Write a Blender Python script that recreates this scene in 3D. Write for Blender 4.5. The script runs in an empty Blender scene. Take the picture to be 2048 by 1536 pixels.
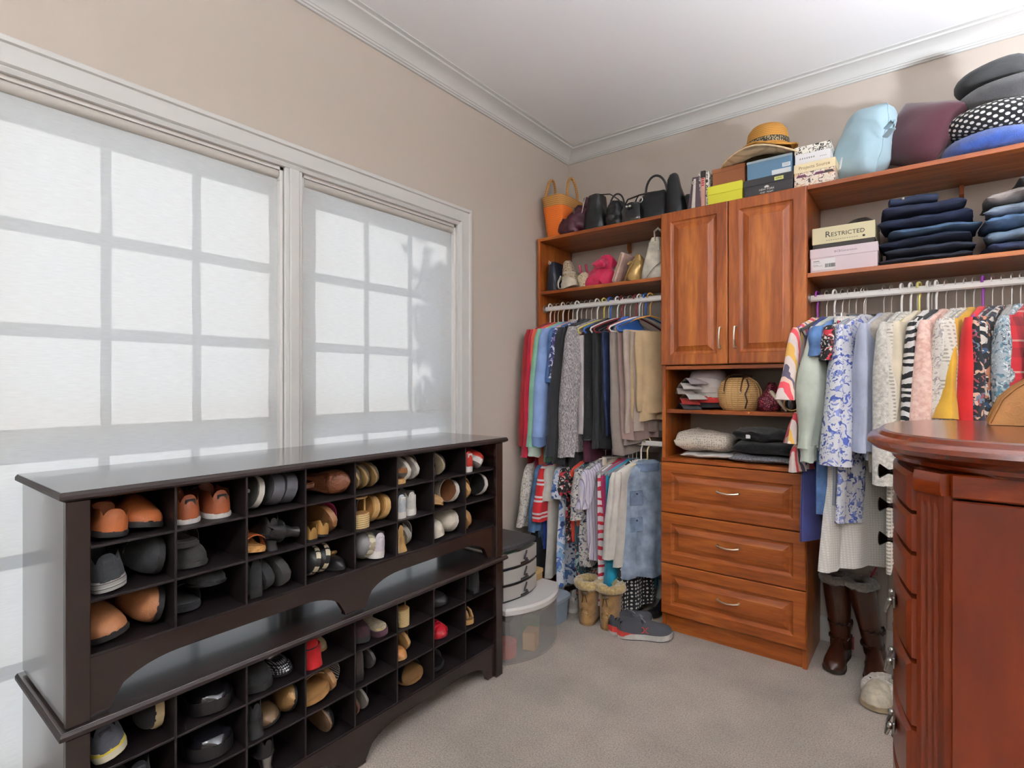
import bpy, bmesh, math, random
from mathutils import Vector, Matrix, Euler, noise
random.seed(7)
SC = bpy.context.scene
COL = SC.collection
PI = math.pi
rad = math.radians

# ---------------------------------------------------------------- camera, world, sun, exposure
CAMZ = 1.26
FPX = 1083.0
YAW = rad(37.66)
cam = bpy.data.objects.new('camera', bpy.data.cameras.new('camera'))
COL.objects.link(cam)
cam.location = (0, 0, CAMZ)
cam.rotation_euler = (PI / 2, 0, YAW)
cam.data.sensor_width = 36
cam.data.lens = 36 * FPX / 2048
cam.data.clip_start = 0.02
SC.camera = cam

world = bpy.data.worlds.new('sky')
SC.world = world
world.use_nodes = True
wbg = world.node_tree.nodes['Background']
wbg.inputs[0].default_value = (0.74, 0.86, 1.0, 1)
wbg.inputs[1].default_value = .60

sun = bpy.data.objects.new('sun', bpy.data.lights.new('sun', 'SUN'))
COL.objects.link(sun)
sun.data.energy = 1.25
sun.data.angle = rad(.8)
sun.data.color = (1.0, 0.99, 0.97)
SUNDIR = Vector((1.0, 0.14, -0.56)).normalized()      # the way the sunlight travels
sun.rotation_euler = SUNDIR.to_track_quat('-Z', 'Y').to_euler()

SC.view_settings.view_transform = 'Standard'
SC.view_settings.look = 'None'
SC.view_settings.gamma = 1
SC.view_settings.use_curve_mapping = False
SC.view_settings.exposure = 0.55
FILL_GLOBE = 30.0      # strength of the globe added out of view as fill light
FILL_UPLIGHT = 620.0     # strength of the discs added out of view to brighten the ceiling
SC.cycles.use_light_tree = False
SC.cycles.max_bounces = 6
SC.cycles.diffuse_bounces = 4
SC.cycles.glossy_bounces = 3
SC.cycles.transmission_bounces = 5
SC.cycles.transparent_max_bounces = 10
SC.cycles.caustics_reflective = False
SC.cycles.caustics_refractive = False

# ---------------------------------------------------------------- helpers: colour and materials
def lin(c):
    if isinstance(c, str):
        c = c.lstrip('#')
        c = [int(c[i:i + 2], 16) for i in (0, 2, 4)]
    return tuple(((v / 255) / 12.92 if v / 255 <= .04045 else ((v / 255 + .055) / 1.055) ** 2.4) for v in c) + (1,)

MATS = {}
def ramp(nt, stops, const=False):
    r = nt.nodes.new('ShaderNodeValToRGB')
    r.color_ramp.interpolation = 'CONSTANT' if const else 'LINEAR'
    e = r.color_ramp.elements
    while len(e) < len(stops):
        e.new(0.5)
    for k, (p, c) in enumerate(stops):
        e[k].position = p
        e[k].color = lin(c)
    return r

def coords(nt, scale=(1, 1, 1)):
    tc = nt.nodes.new('ShaderNodeTexCoord')
    mp = nt.nodes.new('ShaderNodeMapping')
    mp.inputs['Scale'].default_value = scale
    nt.links.new(tc.outputs['Object'], mp.inputs[0])
    return mp.outputs[0]

def mathn(nt, op, a, b=None):
    n = nt.nodes.new('ShaderNodeMath')
    n.operation = op
    for i, v in enumerate((a, b)):
        if v is None:
            continue
        if isinstance(v, (int, float)):
            n.inputs[i].default_value = v
        else:
            nt.links.new(v, n.inputs[i])
    return n.outputs[0]

def mixc(nt, fac, a, b, mode='MIX'):
    n = nt.nodes.new('ShaderNodeMix')
    n.data_type = 'RGBA'
    n.blend_type = mode
    for i, v in ((0, fac), (6, a), (7, b)):
        if isinstance(v, (int, float)):
            n.inputs[i].default_value = v
        elif isinstance(v, (tuple, list, str)):
            n.inputs[i].default_value = lin(v) if isinstance(v, str) else v
        else:
            nt.links.new(v, n.inputs[i])
    return n.outputs[2]

def pattern(nt, pat):
    k = pat[0]
    if k == 'noise':                       # ('noise', scale, stops, const, stretch)
        n = nt.nodes.new('ShaderNodeTexNoise')
        n.inputs['Scale'].default_value = pat[1]
        n.inputs['Detail'].default_value = 4
        nt.links.new(coords(nt, pat[4] if len(pat) > 4 else (1, 1, 1)), n.inputs['Vector'])
        r = ramp(nt, pat[2], pat[3] if len(pat) > 3 else False)
        nt.links.new(n.outputs[0], r.inputs[0])
        return r.outputs[0]
    if k == 'stripe':                      # ('stripe', axis, period, stops, wobble)
        s = nt.nodes.new('ShaderNodeSeparateXYZ')
        nt.links.new(coords(nt), s.inputs[0])
        v = s.outputs[pat[1]]
        if len(pat) > 4 and pat[4]:
            n = nt.nodes.new('ShaderNodeTexNoise')
            n.inputs['Scale'].default_value = 14
            nt.links.new(coords(nt), n.inputs['Vector'])
            v = mathn(nt, 'ADD', v, mathn(nt, 'MULTIPLY', n.outputs[0], pat[4]))
        v = mathn(nt, 'FRACT', mathn(nt, 'DIVIDE', v, pat[2]))
        r = ramp(nt, pat[3], True)
        nt.links.new(v, r.inputs[0])
        return r.outputs[0]
    if k == 'dots':                        # ('dots', period, radius, bg, dot, flat)
        vo = nt.nodes.new('ShaderNodeTexVoronoi')
        vo.inputs['Randomness'].default_value = pat[6] if len(pat) > 6 else 0.0
        vo.inputs['Scale'].default_value = 1 / pat[1]
        nt.links.new(coords(nt, (0, 1, 1) if pat[5] else (1, 1, 1)), vo.inputs['Vector'])
        r = ramp(nt, [(0, pat[4]), (pat[2], pat[3])], True)
        nt.links.new(vo.outputs['Distance'], r.inputs[0])
        return r.outputs[0]
    if k == 'floral':                      # ('floral', scale, bg, [colours])
        bg = pat[2]
        c = None
        for i, fc in enumerate(pat[3]):
            n = nt.nodes.new('ShaderNodeTexNoise')
            n.inputs['Scale'].default_value = pat[1] * (1 + .23 * i)
            n.inputs['Detail'].default_value = 2.5
            n.inputs['Distortion'].default_value = 1.2
            mp = coords(nt)
            mp.node.inputs['Location'].default_value = (3.1 * i, 1.7 * i, 5.3 * i)
            nt.links.new(mp, n.inputs['Vector'])
            r = ramp(nt, [(0, '#000000'), (.57 + .02 * i, '#ffffff')], True)
            nt.links.new(n.outputs[0], r.inputs[0])
            c = mixc(nt, r.outputs[0], c if c is not None else bg, fc)
        return c
    if k == 'plaid':                       # ('plaid', period, bg, line, dark)
        a = pattern(nt, ('stripe', 1, pat[1], [(0, pat[3]), (.07, pat[2]), (.5, pat[4]), (.8, pat[2])]))
        b = pattern(nt, ('stripe', 2, pat[1] * 1.2, [(0, pat[3]), (.06, pat[2]), (.5, pat[4]), (.8, pat[2])]))
        return mixc(nt, .5, a, b)
    if k == 'wood':                        # ('wood', stretch, dark, mid, light)
        n = nt.nodes.new('ShaderNodeTexNoise')
        n.inputs['Scale'].default_value = 1.0
        n.inputs['Detail'].default_value = 7
        n.inputs['Roughness'].default_value = .62
        n.inputs['Distortion'].default_value = .9
        nt.links.new(coords(nt, pat[1]), n.inputs['Vector'])
        r = ramp(nt, [(.26, pat[2]), (.47, pat[3]), (.68, pat[4])])
        nt.links.new(n.outputs[0], r.inputs[0])
        n2 = nt.nodes.new('ShaderNodeTexNoise')
        n2.inputs['Scale'].default_value = 7
        n2.inputs['Detail'].default_value = 3
        nt.links.new(coords(nt, pat[1]), n2.inputs['Vector'])
        r2 = ramp(nt, [(.35, '#d8d0cc'), (.6, '#ffffff')])
        nt.links.new(n2.outputs[0], r2.inputs[0])
        return mixc(nt, .8, r.outputs[0], r2.outputs[0], 'MULTIPLY')

def M(name, col=None, rough=.6, metal=0., bump=0., bscale=300., pat=None, coat=0., sheen=0., var=.0, vscale=9.,
      emit=0., alpha=1., trans=0., bstretch=(1, 1, 1), ior=1.45):
    if name in MATS:
        return MATS[name]
    m = bpy.data.materials.new(name)
    m.use_nodes = True
    nt = m.node_tree
    b = nt.nodes['Principled BSDF']
    b.inputs['Roughness'].default_value = rough
    b.inputs['Metallic'].default_value = metal
    b.inputs['Coat Weight'].default_value = coat
    b.inputs['Coat Roughness'].default_value = .12
    b.inputs['Sheen Weight'].default_value = sheen
    b.inputs['IOR'].default_value = ior
    b.inputs['Alpha'].default_value = alpha
    b.inputs['Transmission Weight'].default_value = trans
    c = None
    if col is not None:
        b.inputs['Base Color'].default_value = lin(col)
        c = lin(col)
    if pat:
        c = pattern(nt, pat)
    if var:
        n = nt.nodes.new('ShaderNodeTexNoise')
        n.inputs['Scale'].default_value = vscale
        n.inputs['Detail'].default_value = 5
        nt.links.new(coords(nt), n.inputs['Vector'])
        r = ramp(nt, [(.3, [int(255 * (1 - var))] * 3), (.7, [255] * 3)])
        nt.links.new(n.outputs[0], r.inputs[0])
        c = mixc(nt, 1.0, c, r.outputs[0], 'MULTIPLY')
    if c is not None and not isinstance(c, tuple):
        nt.links.new(c, b.inputs['Base Color'])
    if emit:
        b.inputs['Emission Color'].default_value = lin(col)
        b.inputs['Emission Strength'].default_value = emit
    if bump:
        n = nt.nodes.new('ShaderNodeTexNoise')
        n.inputs['Scale'].default_value = bscale
        n.inputs['Detail'].default_value = 2
        nt.links.new(coords(nt, bstretch), n.inputs['Vector'])
        bp = nt.nodes.new('ShaderNodeBump')
        bp.inputs['Strength'].default_value = bump
        bp.inputs['Distance'].default_value = .004
        nt.links.new(n.outputs[0], bp.inputs['Height'])
        nt.links.new(bp.outputs[0], b.inputs['Normal'])
    MATS[name] = m
    return m

def cloth(col, **k):
    return M('cloth ' + col, col, **{**dict(rough=.9, bump=.25, bscale=420, sheen=.15, var=.12, vscale=12), **k})
def knit(col, **k):
    return M('knit ' + col, col, **{**dict(rough=.95, bump=.8, bscale=160, sheen=.2, var=.2, vscale=60), **k})
def denim(col, **k):
    return M('denim ' + col, col, **{**dict(rough=.9, bump=.4, bscale=500, var=.35, vscale=14), **k})
def leather(col, **k):
    return M('leather ' + col, col, **{**dict(rough=.42, bump=.2, bscale=260, var=.25, vscale=16), **k})
def suede(col, **k):
    return M('suede ' + col, col, **{**dict(rough=.95, bump=.3, bscale=500, sheen=.06, var=.25, vscale=30), **k})
def patent(col, **k):
    return M('patent ' + col, col, **{**dict(rough=.12, coat=.6), **k})
def rubber(col, **k):
    return M('rubber ' + col, col, **{**dict(rough=.75, var=.15, vscale=30), **k})
def plastic(col, **k):
    return M('plastic ' + col, col, **{**dict(rough=.35), **k})
def metalm(col, **k):
    return M('metal ' + col, col, **{**dict(rough=.28, metal=1.), **k})
def paper(col, **k):
    return M('paper ' + col, col, **{**dict(rough=.6), **k})
def woven(col, **k):
    return M('woven ' + col, col, **{**dict(rough=.85, bump=1., bscale=120, var=.35, vscale=110), **k})
def fur(col, **k):
    return M('fur ' + col, col, **{**dict(rough=1., bump=1., bscale=200, sheen=.6, var=.25, vscale=80), **k})
def pm(name, pat, **k):
    return M(name, None, pat=pat, **{**dict(rough=.88, bump=.2, bscale=420, sheen=.1), **k})

# ---------------------------------------------------------------- helpers: geometry
class MB:
    def __init__(s):
        s.v, s.f = [], []
    def add(s, vs, fs):
        o = len(s.v)
        s.v += [tuple(p) for p in vs]
        s.f += [[i + o for i in f] for f in fs]
        return s
    def box(s, x0, x1, y0, y1, z0, z1, b=0.0, mtx=None):
        if x0 > x1: x0, x1 = x1, x0
        if y0 > y1: y0, y1 = y1, y0
        if z0 > z1: z0, z1 = z1, z0
        b = min(b, (x1 - x0) * .45, (y1 - y0) * .45, (z1 - z0) * .45)
        lo, hi = (x0, y0, z0), (x1, y1, z1)
        if b <= 0:
            vs = [(x, y, z) for x in (x0, x1) for y in (y0, y1) for z in (z0, z1)]
            fs = [[0, 1, 3, 2], [4, 6, 7, 5], [0, 4, 5, 1], [2, 3, 7, 6], [0, 2, 6, 4], [1, 5, 7, 3]]
        else:
            vs, ix = [], {}
            for sx in (0, 1):
                for sy in (0, 1):
                    for sz in (0, 1):
                        sg = (sx, sy, sz)
                        for a in range(3):
                            p = [(hi[d] if sg[d] else lo[d]) + (0 if d == a else (-b if sg[d] else b)) for d in range(3)]
                            ix[sg + (a,)] = len(vs)
                            vs.append(p)
            fs = []
            for a in range(3):
                d, e = [q for q in range(3) if q != a]
                for sa in (0, 1):
                    loop = []
                    for (p, q) in ((0, 0), (1, 0), (1, 1), (0, 1)):
                        g = [0, 0, 0]
                        g[a], g[d], g[e] = sa, p, q
                        loop.append(ix[tuple(g) + (a,)])
                    fs.append(loop)
                for p in (0, 1):
                    for q in (0, 1):
                        g0, g1 = [0] * 3, [0] * 3
                        g0[d], g0[e], g1[d], g1[e] = p, q, p, q
                        g0[a], g1[a] = 0, 1
                        fs.append([ix[tuple(g0) + (d,)], ix[tuple(g1) + (d,)], ix[tuple(g1) + (e,)], ix[tuple(g0) + (e,)]])
            for sx in (0, 1):
                for sy in (0, 1):
                    for sz in (0, 1):
                        fs.append([ix[(sx, sy, sz, a)] for a in range(3)])
        if mtx is not None:
            vs = [mtx @ Vector(p) for p in vs]
        return s.add(vs, fs)
    def loft(s, rings, closed=True, cap0=True, cap1=True):
        n = len(rings[0])
        vs = [p for r in rings for p in r]
        fs = []
        m = n if closed else n - 1
        for i in range(len(rings) - 1):
            for j in range(m):
                k = (j + 1) % n
                fs.append([i * n + j, i * n + k, (i + 1) * n + k, (i + 1) * n + j])
        if cap0: fs.append(list(range(n))[::-1])
        if cap1: fs.append([(len(rings) - 1) * n + j for j in range(n)])
        return s.add(vs, fs)
    def tube(s, path, r, n=8, closed=False, flat=1.0, up=None):
        P = [Vector(p) for p in path]
        rs = r if isinstance(r, (list, tuple)) else [r] * len(P)
        rings = []
        prev = None
        for i, p in enumerate(P):
            a = P[i - 1] if i > 0 else (P[-1] if closed else P[0])
            b = P[i + 1] if i < len(P) - 1 else (P[0] if closed else P[-1])
            t = (b - a)
            t = t.normalized() if t.length > 1e-9 else Vector((0, 0, 1))
            if up is not None:
                nrm = Vector(up)
            else:
                nrm = prev if prev is not None else (Vector((0, 0, 1)) if abs(t.z) < .9 else Vector((1, 0, 0)))
            nrm = nrm - t * nrm.dot(t)
            if nrm.length < 1e-6:
                nrm = t.orthogonal()
            nrm.normalize()
            prev = nrm
            bn = t.cross(nrm)
            rings.append([p + (nrm * math.cos(2 * PI * k / n) * flat + bn * math.sin(2 * PI * k / n)) * rs[i] for k in range(n)])
        if closed:
            rings.append(rings[0])
            return s.loft(rings, True, False, False)
        return s.loft(rings)
    def lathe(s, prof, n=24, c=(0, 0, 0), axis='z', cap0=True, cap1=True):
        rings = []
        for (r, h) in prof:
            ring = []
            for k in range(n):
                a = 2 * PI * k / n
                u, w = r * math.cos(a), r * math.sin(a)
                p = (u, w, h) if axis == 'z' else (h, u, w) if axis == 'x' else (u, h, w)
                ring.append((p[0] + c[0], p[1] + c[1], p[2] + c[2]))
            rings.append(ring)
        return s.loft(rings, True, cap0, cap1)
    def prism(s, poly, axis, a, b):
        def put(p, h):
            return (h, p[0], p[1]) if axis == 'x' else (p[0], h, p[1]) if axis == 'y' else (p[0], p[1], h)
        return s.loft([[put(p, a) for p in poly], [put(p, b) for p in poly]])
    def ball(s, c, r, n=10, m=7, jit=0.):
        rx, ry, rz = r if isinstance(r, (tuple, list)) else (r, r, r)
        rings = []
        for i in range(1, m):
            t = PI * i / m
            rings.append([(c[0] + rx * math.sin(t) * math.cos(2 * PI * k / n) * (1 + random.uniform(-jit, jit)),
                           c[1] + ry * math.sin(t) * math.sin(2 * PI * k / n) * (1 + random.uniform(-jit, jit)),
                           c[2] - rz * math.cos(t)) for k in range(n)])
        return s.loft(rings)
    def torus(s, c, R, r, axis='z', n=20, m=8, a0=0, a1=2 * PI):
        full = abs(a1 - a0 - 2 * PI) < 1e-6
        path = []
        for i in range(n + (0 if full else 1)):
            a = a0 + (a1 - a0) * i / n
            u, w = R * math.cos(a), R * math.sin(a)
            p = (u, w, 0) if axis == 'z' else (0, u, w) if axis == 'x' else (u, 0, w)
            path.append((c[0] + p[0], c[1] + p[1], c[2] + p[2]))
        return s.tube(path, r, m, closed=full)
    def wobble(s, amp, scale, seed=0.):
        o = Vector((seed * 1.3, seed * 2.1, seed * .7))
        s.v = [tuple(Vector(p) + noise.noise_vector(Vector(p) * scale + o) * amp) for p in s.v]
        return s
    def move(s, mtx):
        s.v = [tuple(mtx @ Vector(p)) for p in s.v]
        return s
    def build(s, name, mat, parent=None, sharp=35, loc=None, rot=None):
        me = bpy.data.meshes.new(name)
        me.from_pydata(s.v, [], s.f)
        bm = bmesh.new()
        bm.from_mesh(me)
        bmesh.ops.recalc_face_normals(bm, faces=bm.faces)
        bm.to_mesh(me)
        bm.free()
        me.shade_smooth()
        if sharp < 180:
            me.set_sharp_from_angle(angle=rad(sharp))
        me.materials.append(mat)
        o = bpy.data.objects.new(name, me)
        COL.objects.link(o)
        if parent is not None:
            o.parent = parent
        if loc: o.location = loc
        if rot: o.rotation_euler = rot
        return o

def T(name, label, cat, loc=(0, 0, 0), rot=(0, 0, 0), group=None):
    o = bpy.data.objects.new(name, None)
    o.empty_display_size = .05
    COL.objects.link(o)
    o.location = loc
    o.rotation_euler = rot
    tag(o, label, cat, group)
    return o
def tag(o, label, cat, group=None):
    o['label'] = label
    o['category'] = cat
    if group: o['group'] = group
    return o
def struct(o):
    o['kind'] = 'structure'
    return o
def tree_points(o, mtx):
    out = []
    m = mtx
    if o.type == 'MESH':
        out += [m @ v.co for v in o.data.vertices]
    for ch in KIDS(o):
        out += tree_points(ch, m @ ch.matrix_basis)
    return out
def KIDS(o):
    return [c for c in o.children]
def copy_tree(o, parent=None):
    c = o.copy()
    COL.objects.link(c)
    c.parent = parent
    for ch in KIDS(o):
        copy_tree(ch, c)
    return c
def settle(root, R, x=None, y=None, z=None, fit=None):
    """turn the thing by R and put its bounding box at x / y / z: (mode, value), mode -1 min, 0 centre, 1 max"""
    R = R.to_4x4()
    pts = tree_points(root, R)
    sc = 1.0
    if fit:
        for a in range(3):
            if fit[a]:
                ext = max(p[a] for p in pts) - min(p[a] for p in pts)
                sc = min(sc, fit[a] / ext)
    loc = [0, 0, 0]
    for a, w in enumerate((x, y, z)):
        if w is None: continue
        lo, hi = min(p[a] for p in pts) * sc, max(p[a] for p in pts) * sc
        loc[a] = w[1] - (lo if w[0] < 0 else hi if w[0] > 0 else (lo + hi) / 2)
    root.location = loc
    root.rotation_euler = R.to_euler()
    root.scale = (sc, sc, sc)
    return root
def RZ(a): return Matrix.Rotation(rad(a), 4, 'Z')
def RX(a): return Matrix.Rotation(rad(a), 4, 'X')
def RY(a): return Matrix.Rotation(rad(a), 4, 'Y')
def MV(x, y, z): return Matrix.Translation((x, y, z))
def lerp(tab, t):
    if t <= tab[0][0]: return tab[0][1]
    for (a, u), (b, w) in zip(tab, tab[1:]):
        if t <= b:
            k = (t - a) / (b - a)
            return u + (w - u) * k
    return tab[-1][1]
def sup(n, hx, hy, e=2.6, cx=0, cy=0, z=0):
    out = []
    for k in range(n):
        a = 2 * PI * k / n
        c, s = math.cos(a), math.sin(a)
        out.append((cx + hx * math.copysign(abs(c) ** (2 / e), c), cy + hy * math.copysign(abs(s) ** (2 / e), s), z))
    return out
def text(body, size, parent, mat, mtx, name='lettering', width=None):
    cu = bpy.data.curves.new('lettering', 'FONT')
    cu.body = body
    cu.size = size
    cu.align_x = 'CENTER'
    cu.align_y = 'CENTER'
    cu.extrude = .0003
    cu.resolution_u = 2
    o = bpy.data.objects.new('tmp', cu)
    COL.objects.link(o)
    dg = bpy.context.evaluated_depsgraph_get()
    me = bpy.data.meshes.new_from_object(o.evaluated_get(dg))
    bpy.data.objects.remove(o)
    bpy.data.curves.remove(cu)
    if width and len(me.vertices):
        xs = [v.co.x for v in me.vertices]
        k = width / (max(xs) - min(xs))
        for v in me.vertices: v.co.x *= k
    me.transform(mtx)
    me.materials.clear()
    me.materials.append(mat)
    q = bpy.data.objects.new(name, me)
    COL.objects.link(q)
    q.parent = parent
    return q
FRONT = RX(90)      # text standing up, read from -Y
# ---------------------------------------------------------------- the room
WX, BY, RXW, FY, CZ = -1.89, 3.05, 1.7, -2.3, 2.765
OX = -2.04           # outer face of the window wall
m_wall = M('wall paint', '#c0b5aa', rough=.85, bump=.06, bscale=500)
m_trim = M('trim paint', '#cfcfcc', rough=.45)
m_ceil = M('ceiling paint', '#f2f2f2', rough=.9)
m_carp = M('carpet', None, rough=1., bump=1., bscale=420, sheen=.2, pat=('noise', 190, [(.3, '#968a7e'), (.5, '#b8ab9d'), (.72, '#d0c3b5')]), var=.16, vscale=3)
m_sash = M('sash paint', '#e6e4e0', rough=.5)
m_glass = bpy.data.materials.new('window glass')
m_glass.use_nodes = True
nt = m_glass.node_tree
nt.nodes.clear()
_o = nt.nodes.new('ShaderNodeOutputMaterial')
_t = nt.nodes.new('ShaderNodeBsdfTransparent')
_g = nt.nodes.new('ShaderNodeBsdfGlossy')
_g.inputs['Roughness'].default_value = .02
_x = nt.nodes.new('ShaderNodeMixShader')
_x.inputs[0].default_value = .07
nt.links.new(_t.outputs[0], _x.inputs[1]); nt.links.new(_g.outputs[0], _x.inputs[2]); nt.links.new(_x.outputs[0], _o.inputs[0])
m_shade = bpy.data.materials.new('shade fabric')
m_shade.use_nodes = True
nt = m_shade.node_tree
nt.nodes.clear()
_o = nt.nodes.new('ShaderNodeOutputMaterial')
_d = nt.nodes.new('ShaderNodeBsdfDiffuse'); _l = nt.nodes.new('ShaderNodeBsdfTranslucent')
_n = nt.nodes.new('ShaderNodeTexNoise'); _n.inputs['Scale'].default_value = 1.; _n.inputs['Detail'].default_value = 3
nt.links.new(coords(nt, (1, 30, 330)), _n.inputs['Vector'])
_r = ramp(nt, [(.3, '#e9e9e6'), (.7, '#f0f0ee')]); nt.links.new(_n.outputs[0], _r.inputs[0])
nt.links.new(_r.outputs[0], _d.inputs[0]); nt.links.new(_r.outputs[0], _l.inputs[0])
_x = nt.nodes.new('ShaderNodeMixShader'); _x.inputs[0].default_value = .55
nt.links.new(_d.outputs[0], _x.inputs[1]); nt.links.new(_l.outputs[0], _x.inputs[2]); nt.links.new(_x.outputs[0], _o.inputs[0])

struct(MB().box(OX, RXW + .15, FY - .15, BY + .15, -.12, 0).build('floor', m_carp))
struct(MB().box(OX, RXW + .15, FY - .15, BY + .15, CZ, CZ + .12).build('ceiling', m_ceil))
struct(MB().box(WX, RXW, BY, BY + .15, 0, CZ).build('wall_back', m_wall))
struct(MB().box(RXW, RXW + .15, FY, BY + .15, 0, CZ).build('wall_right', m_wall))
struct(MB().box(OX, RXW + .15, FY - .15, FY, 0, CZ).build('wall_front', m_wall))
WZ0, WZ1 = .16, 2.06
WINS = [(-.72, .14), (.21, 1.068), (1.138, 1.988)]
wl = MB()
wl.box(OX, WX, FY, BY + .15, 0, WZ0).box(OX, WX, FY, BY + .15, WZ1, CZ)
ys = [FY] + [v for w in WINS for v in w] + [BY + .15]
for a, b in zip(ys[::2], ys[1::2]):
    wl.box(OX, WX, a, b, WZ0, WZ1)
struct(wl.build('wall_left', m_wall))

# crown moulding, mitred round the room
CR = [(0, .0), (.010, .0), (.014, .006), (.020, .006), (.024, .013), (.028, .013), (.034, .022), (.048, .036), (.068, .046), (.094, .052), (.098, .052), (.100, .060), (.118, .062), (.118, .066), (0, .066)]
def crown(name, p0, p1, inn, m0, m1):
    p0, p1, inn = Vector(p0), Vector(p1), Vector(inn)
    d = (p1 - p0).normalized()
    def ring(p, s):
        return [tuple(p + inn * u + d * (u * s) + Vector((0, 0, CZ - .066 + h))) for (u, h) in CR]
    return struct(MB().loft([ring(p0, m0), ring(p1, -m1)]).build(name, m_trim, sharp=25))
crown('trim_1', (WX, FY, 0), (WX, BY, 0), (1, 0, 0), 1, 1)
crown('trim_2', (WX, BY, 0), (RXW, BY, 0), (0, -1, 0), 1, 1)
crown('trim_3', (RXW, BY, 0), (RXW, FY, 0), (-1, 0, 0), 1, 1)
crown('trim_4', (RXW, FY, 0), (WX, FY, 0), (0, 1, 0), 1, 1)
for nm, bx in (('baseboard_left', (WX, WX + .015, FY, BY)), ('baseboard_back', (WX, RXW, BY - .015, BY)),
               ('baseboard_right', (RXW - .015, RXW, FY, BY)), ('baseboard_front', (WX, RXW, FY, FY + .015))):
    struct(MB().box(*bx, 0, .12, .005).build(nm, m_trim))

# window casing: stepped boards round the triple window
CP = [(0, .0), (0, .012), (.012, .016), (.016, .012), (.022, .020), (.070, .024), (.074, .030), (.086, .030), (.090, .026), (.090, .0)]
cy0, cy1 = WINS[0][0], WINS[-1][1]
cs = MB()
def cring(y, z, oy, oz):
    return [(WX + h, y + oy * u, z + oz * u) for (u, h) in CP]
cs.loft([cring(cy1, WZ0 - .02, 1, 0), cring(cy1, WZ1, 1, 1), cring(cy0, WZ1, -1, 1), cring(cy0, WZ0 - .02, -1, 0)])
struct(cs.build('trim_5', m_trim, sharp=25))
for k, (a, b) in enumerate(zip(WINS, WINS[1:])):
    mb = MB()
    y0, y1 = a[1], b[0]
    mb.box(WX - .10, WX + .012, y0, y1, WZ0, WZ1, .003)
    mb.box(WX + .010, WX + .020, y0 + .016, y1 - .016, WZ0, WZ1, .003)
    struct(mb.build('trim_%d' % (6 + k), m_trim))
struct(MB().box(WX - .12, WX + .05, cy0 - .11, cy1 + .11, WZ0 - .03, WZ0, .006).build('trim_8', m_trim))

SASHX = -1.985
for k, (y0, y1) in enumerate(WINS):
    w = T('window_%d' % (k + 1), 'x', 'x')
    for q in ('label', 'category'): del w[q]
    struct(w)
    fr = MB()
    fr.box(OX + .005, WX - .003, y0, y0 + .012, WZ0, WZ1).box(OX + .005, WX - .003, y1 - .012, y1, WZ0, WZ1)
    fr.box(OX + .005, WX - .003, y0, y1, WZ1 - .012, WZ1).box(OX + .005, WX - .003, y0, y1, WZ0, WZ0 + .012)
    fr.build('window_frame', m_sash, w)
    for (s0, s1, x, r0, r1) in ((1.11, 2.052, SASHX - .018, .075, .045), (.172, 1.165, SASHX + .018, .08, .055)):
        sb = MB()
        sb.box(x - .015, x + .015, y0 + .01, y0 + .058, s0, s1).box(x - .015, x + .015, y1 - .058, y1 - .01, s0, s1)
        sb.box(x - .015, x + .015, y0 + .01, y1 - .01, s0, s0 + r0).box(x - .015, x + .015, y0 + .01, y1 - .01, s1 - r1, s1)
        so = sb.build('sash', m_sash, w)
        gy0, gy1, gz0, gz1 = y0 + .058, y1 - .058, s0 + r0, s1 - r1
        mt = MB()
        for i in (1, 2):
            c = gy0 + (gy1 - gy0) * i / 3
            mt.box(x - .011, x + .011, c - .012, c + .012, gz0, gz1)
            c = gz0 + (gz1 - gz0) * i / 3
            mt.box(x - .011, x + .011, gy0, gy1, c - .012, c + .012)
        mt.build('muntin_grid', m_sash, so)
        for i in range(3):
            for j in range(3):
                a, b = gy0 + (gy1 - gy0) * i / 3, gy0 + (gy1 - gy0) * (i + 1) / 3
                c, d = gz0 + (gz1 - gz0) * j / 3, gz0 + (gz1 - gz0) * (j + 1) / 3
                MB().add([(x, a, c), (x, b, c), (x, b, d), (x, a, d)], [[0, 1, 2, 3]]).build('pane', m_glass, so)

SHX = -1.908
slabs = ['white roller shade beside the left end of the shoe cubbies, mostly out of view',
         'large white translucent roller shade on the left window with grid shadows',
         'white translucent roller shade on the right window with leaf shadows']
for k, (y0, y1) in enumerate(WINS):
    s = T('roller_shade', slabs[k], 'window shade', (SHX, (y0 + y1) / 2, 0), group='roller shades on the windows')
    h = (y1 - y0) / 2 - .016
    rows = []
    nz, ny = 40, 8
    for i in range(nz + 1):
        z = .19 + (2.028 - .19) * i / nz
        rows.append([(.0012 * math.sin(z * 19) + .0012 * math.sin(y * 5 + z * 7), -h + 2 * h * y / ny, z) for y in range(ny + 1)])
    MB().loft(rows, closed=False, cap0=False, cap1=False).build('shade_fabric', m_shade, s)
    MB().tube([(-.002, -h, 2.034), (-.002, h, 2.034)], .017, 14).build('roller', M('roller fabric', '#bdb9b2', rough=.8), s)
    MB().box(-.006, .006, -h, h, .172, .194, .002).build('hem_bar', m_sash, s)
    for q in (-1, 1):
        MB().box(-.018, .016, q * (h + .002), q * (h + .0115), 2.01, 2.047, .001).build('bracket', plastic('#e6e4df'), s)

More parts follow.
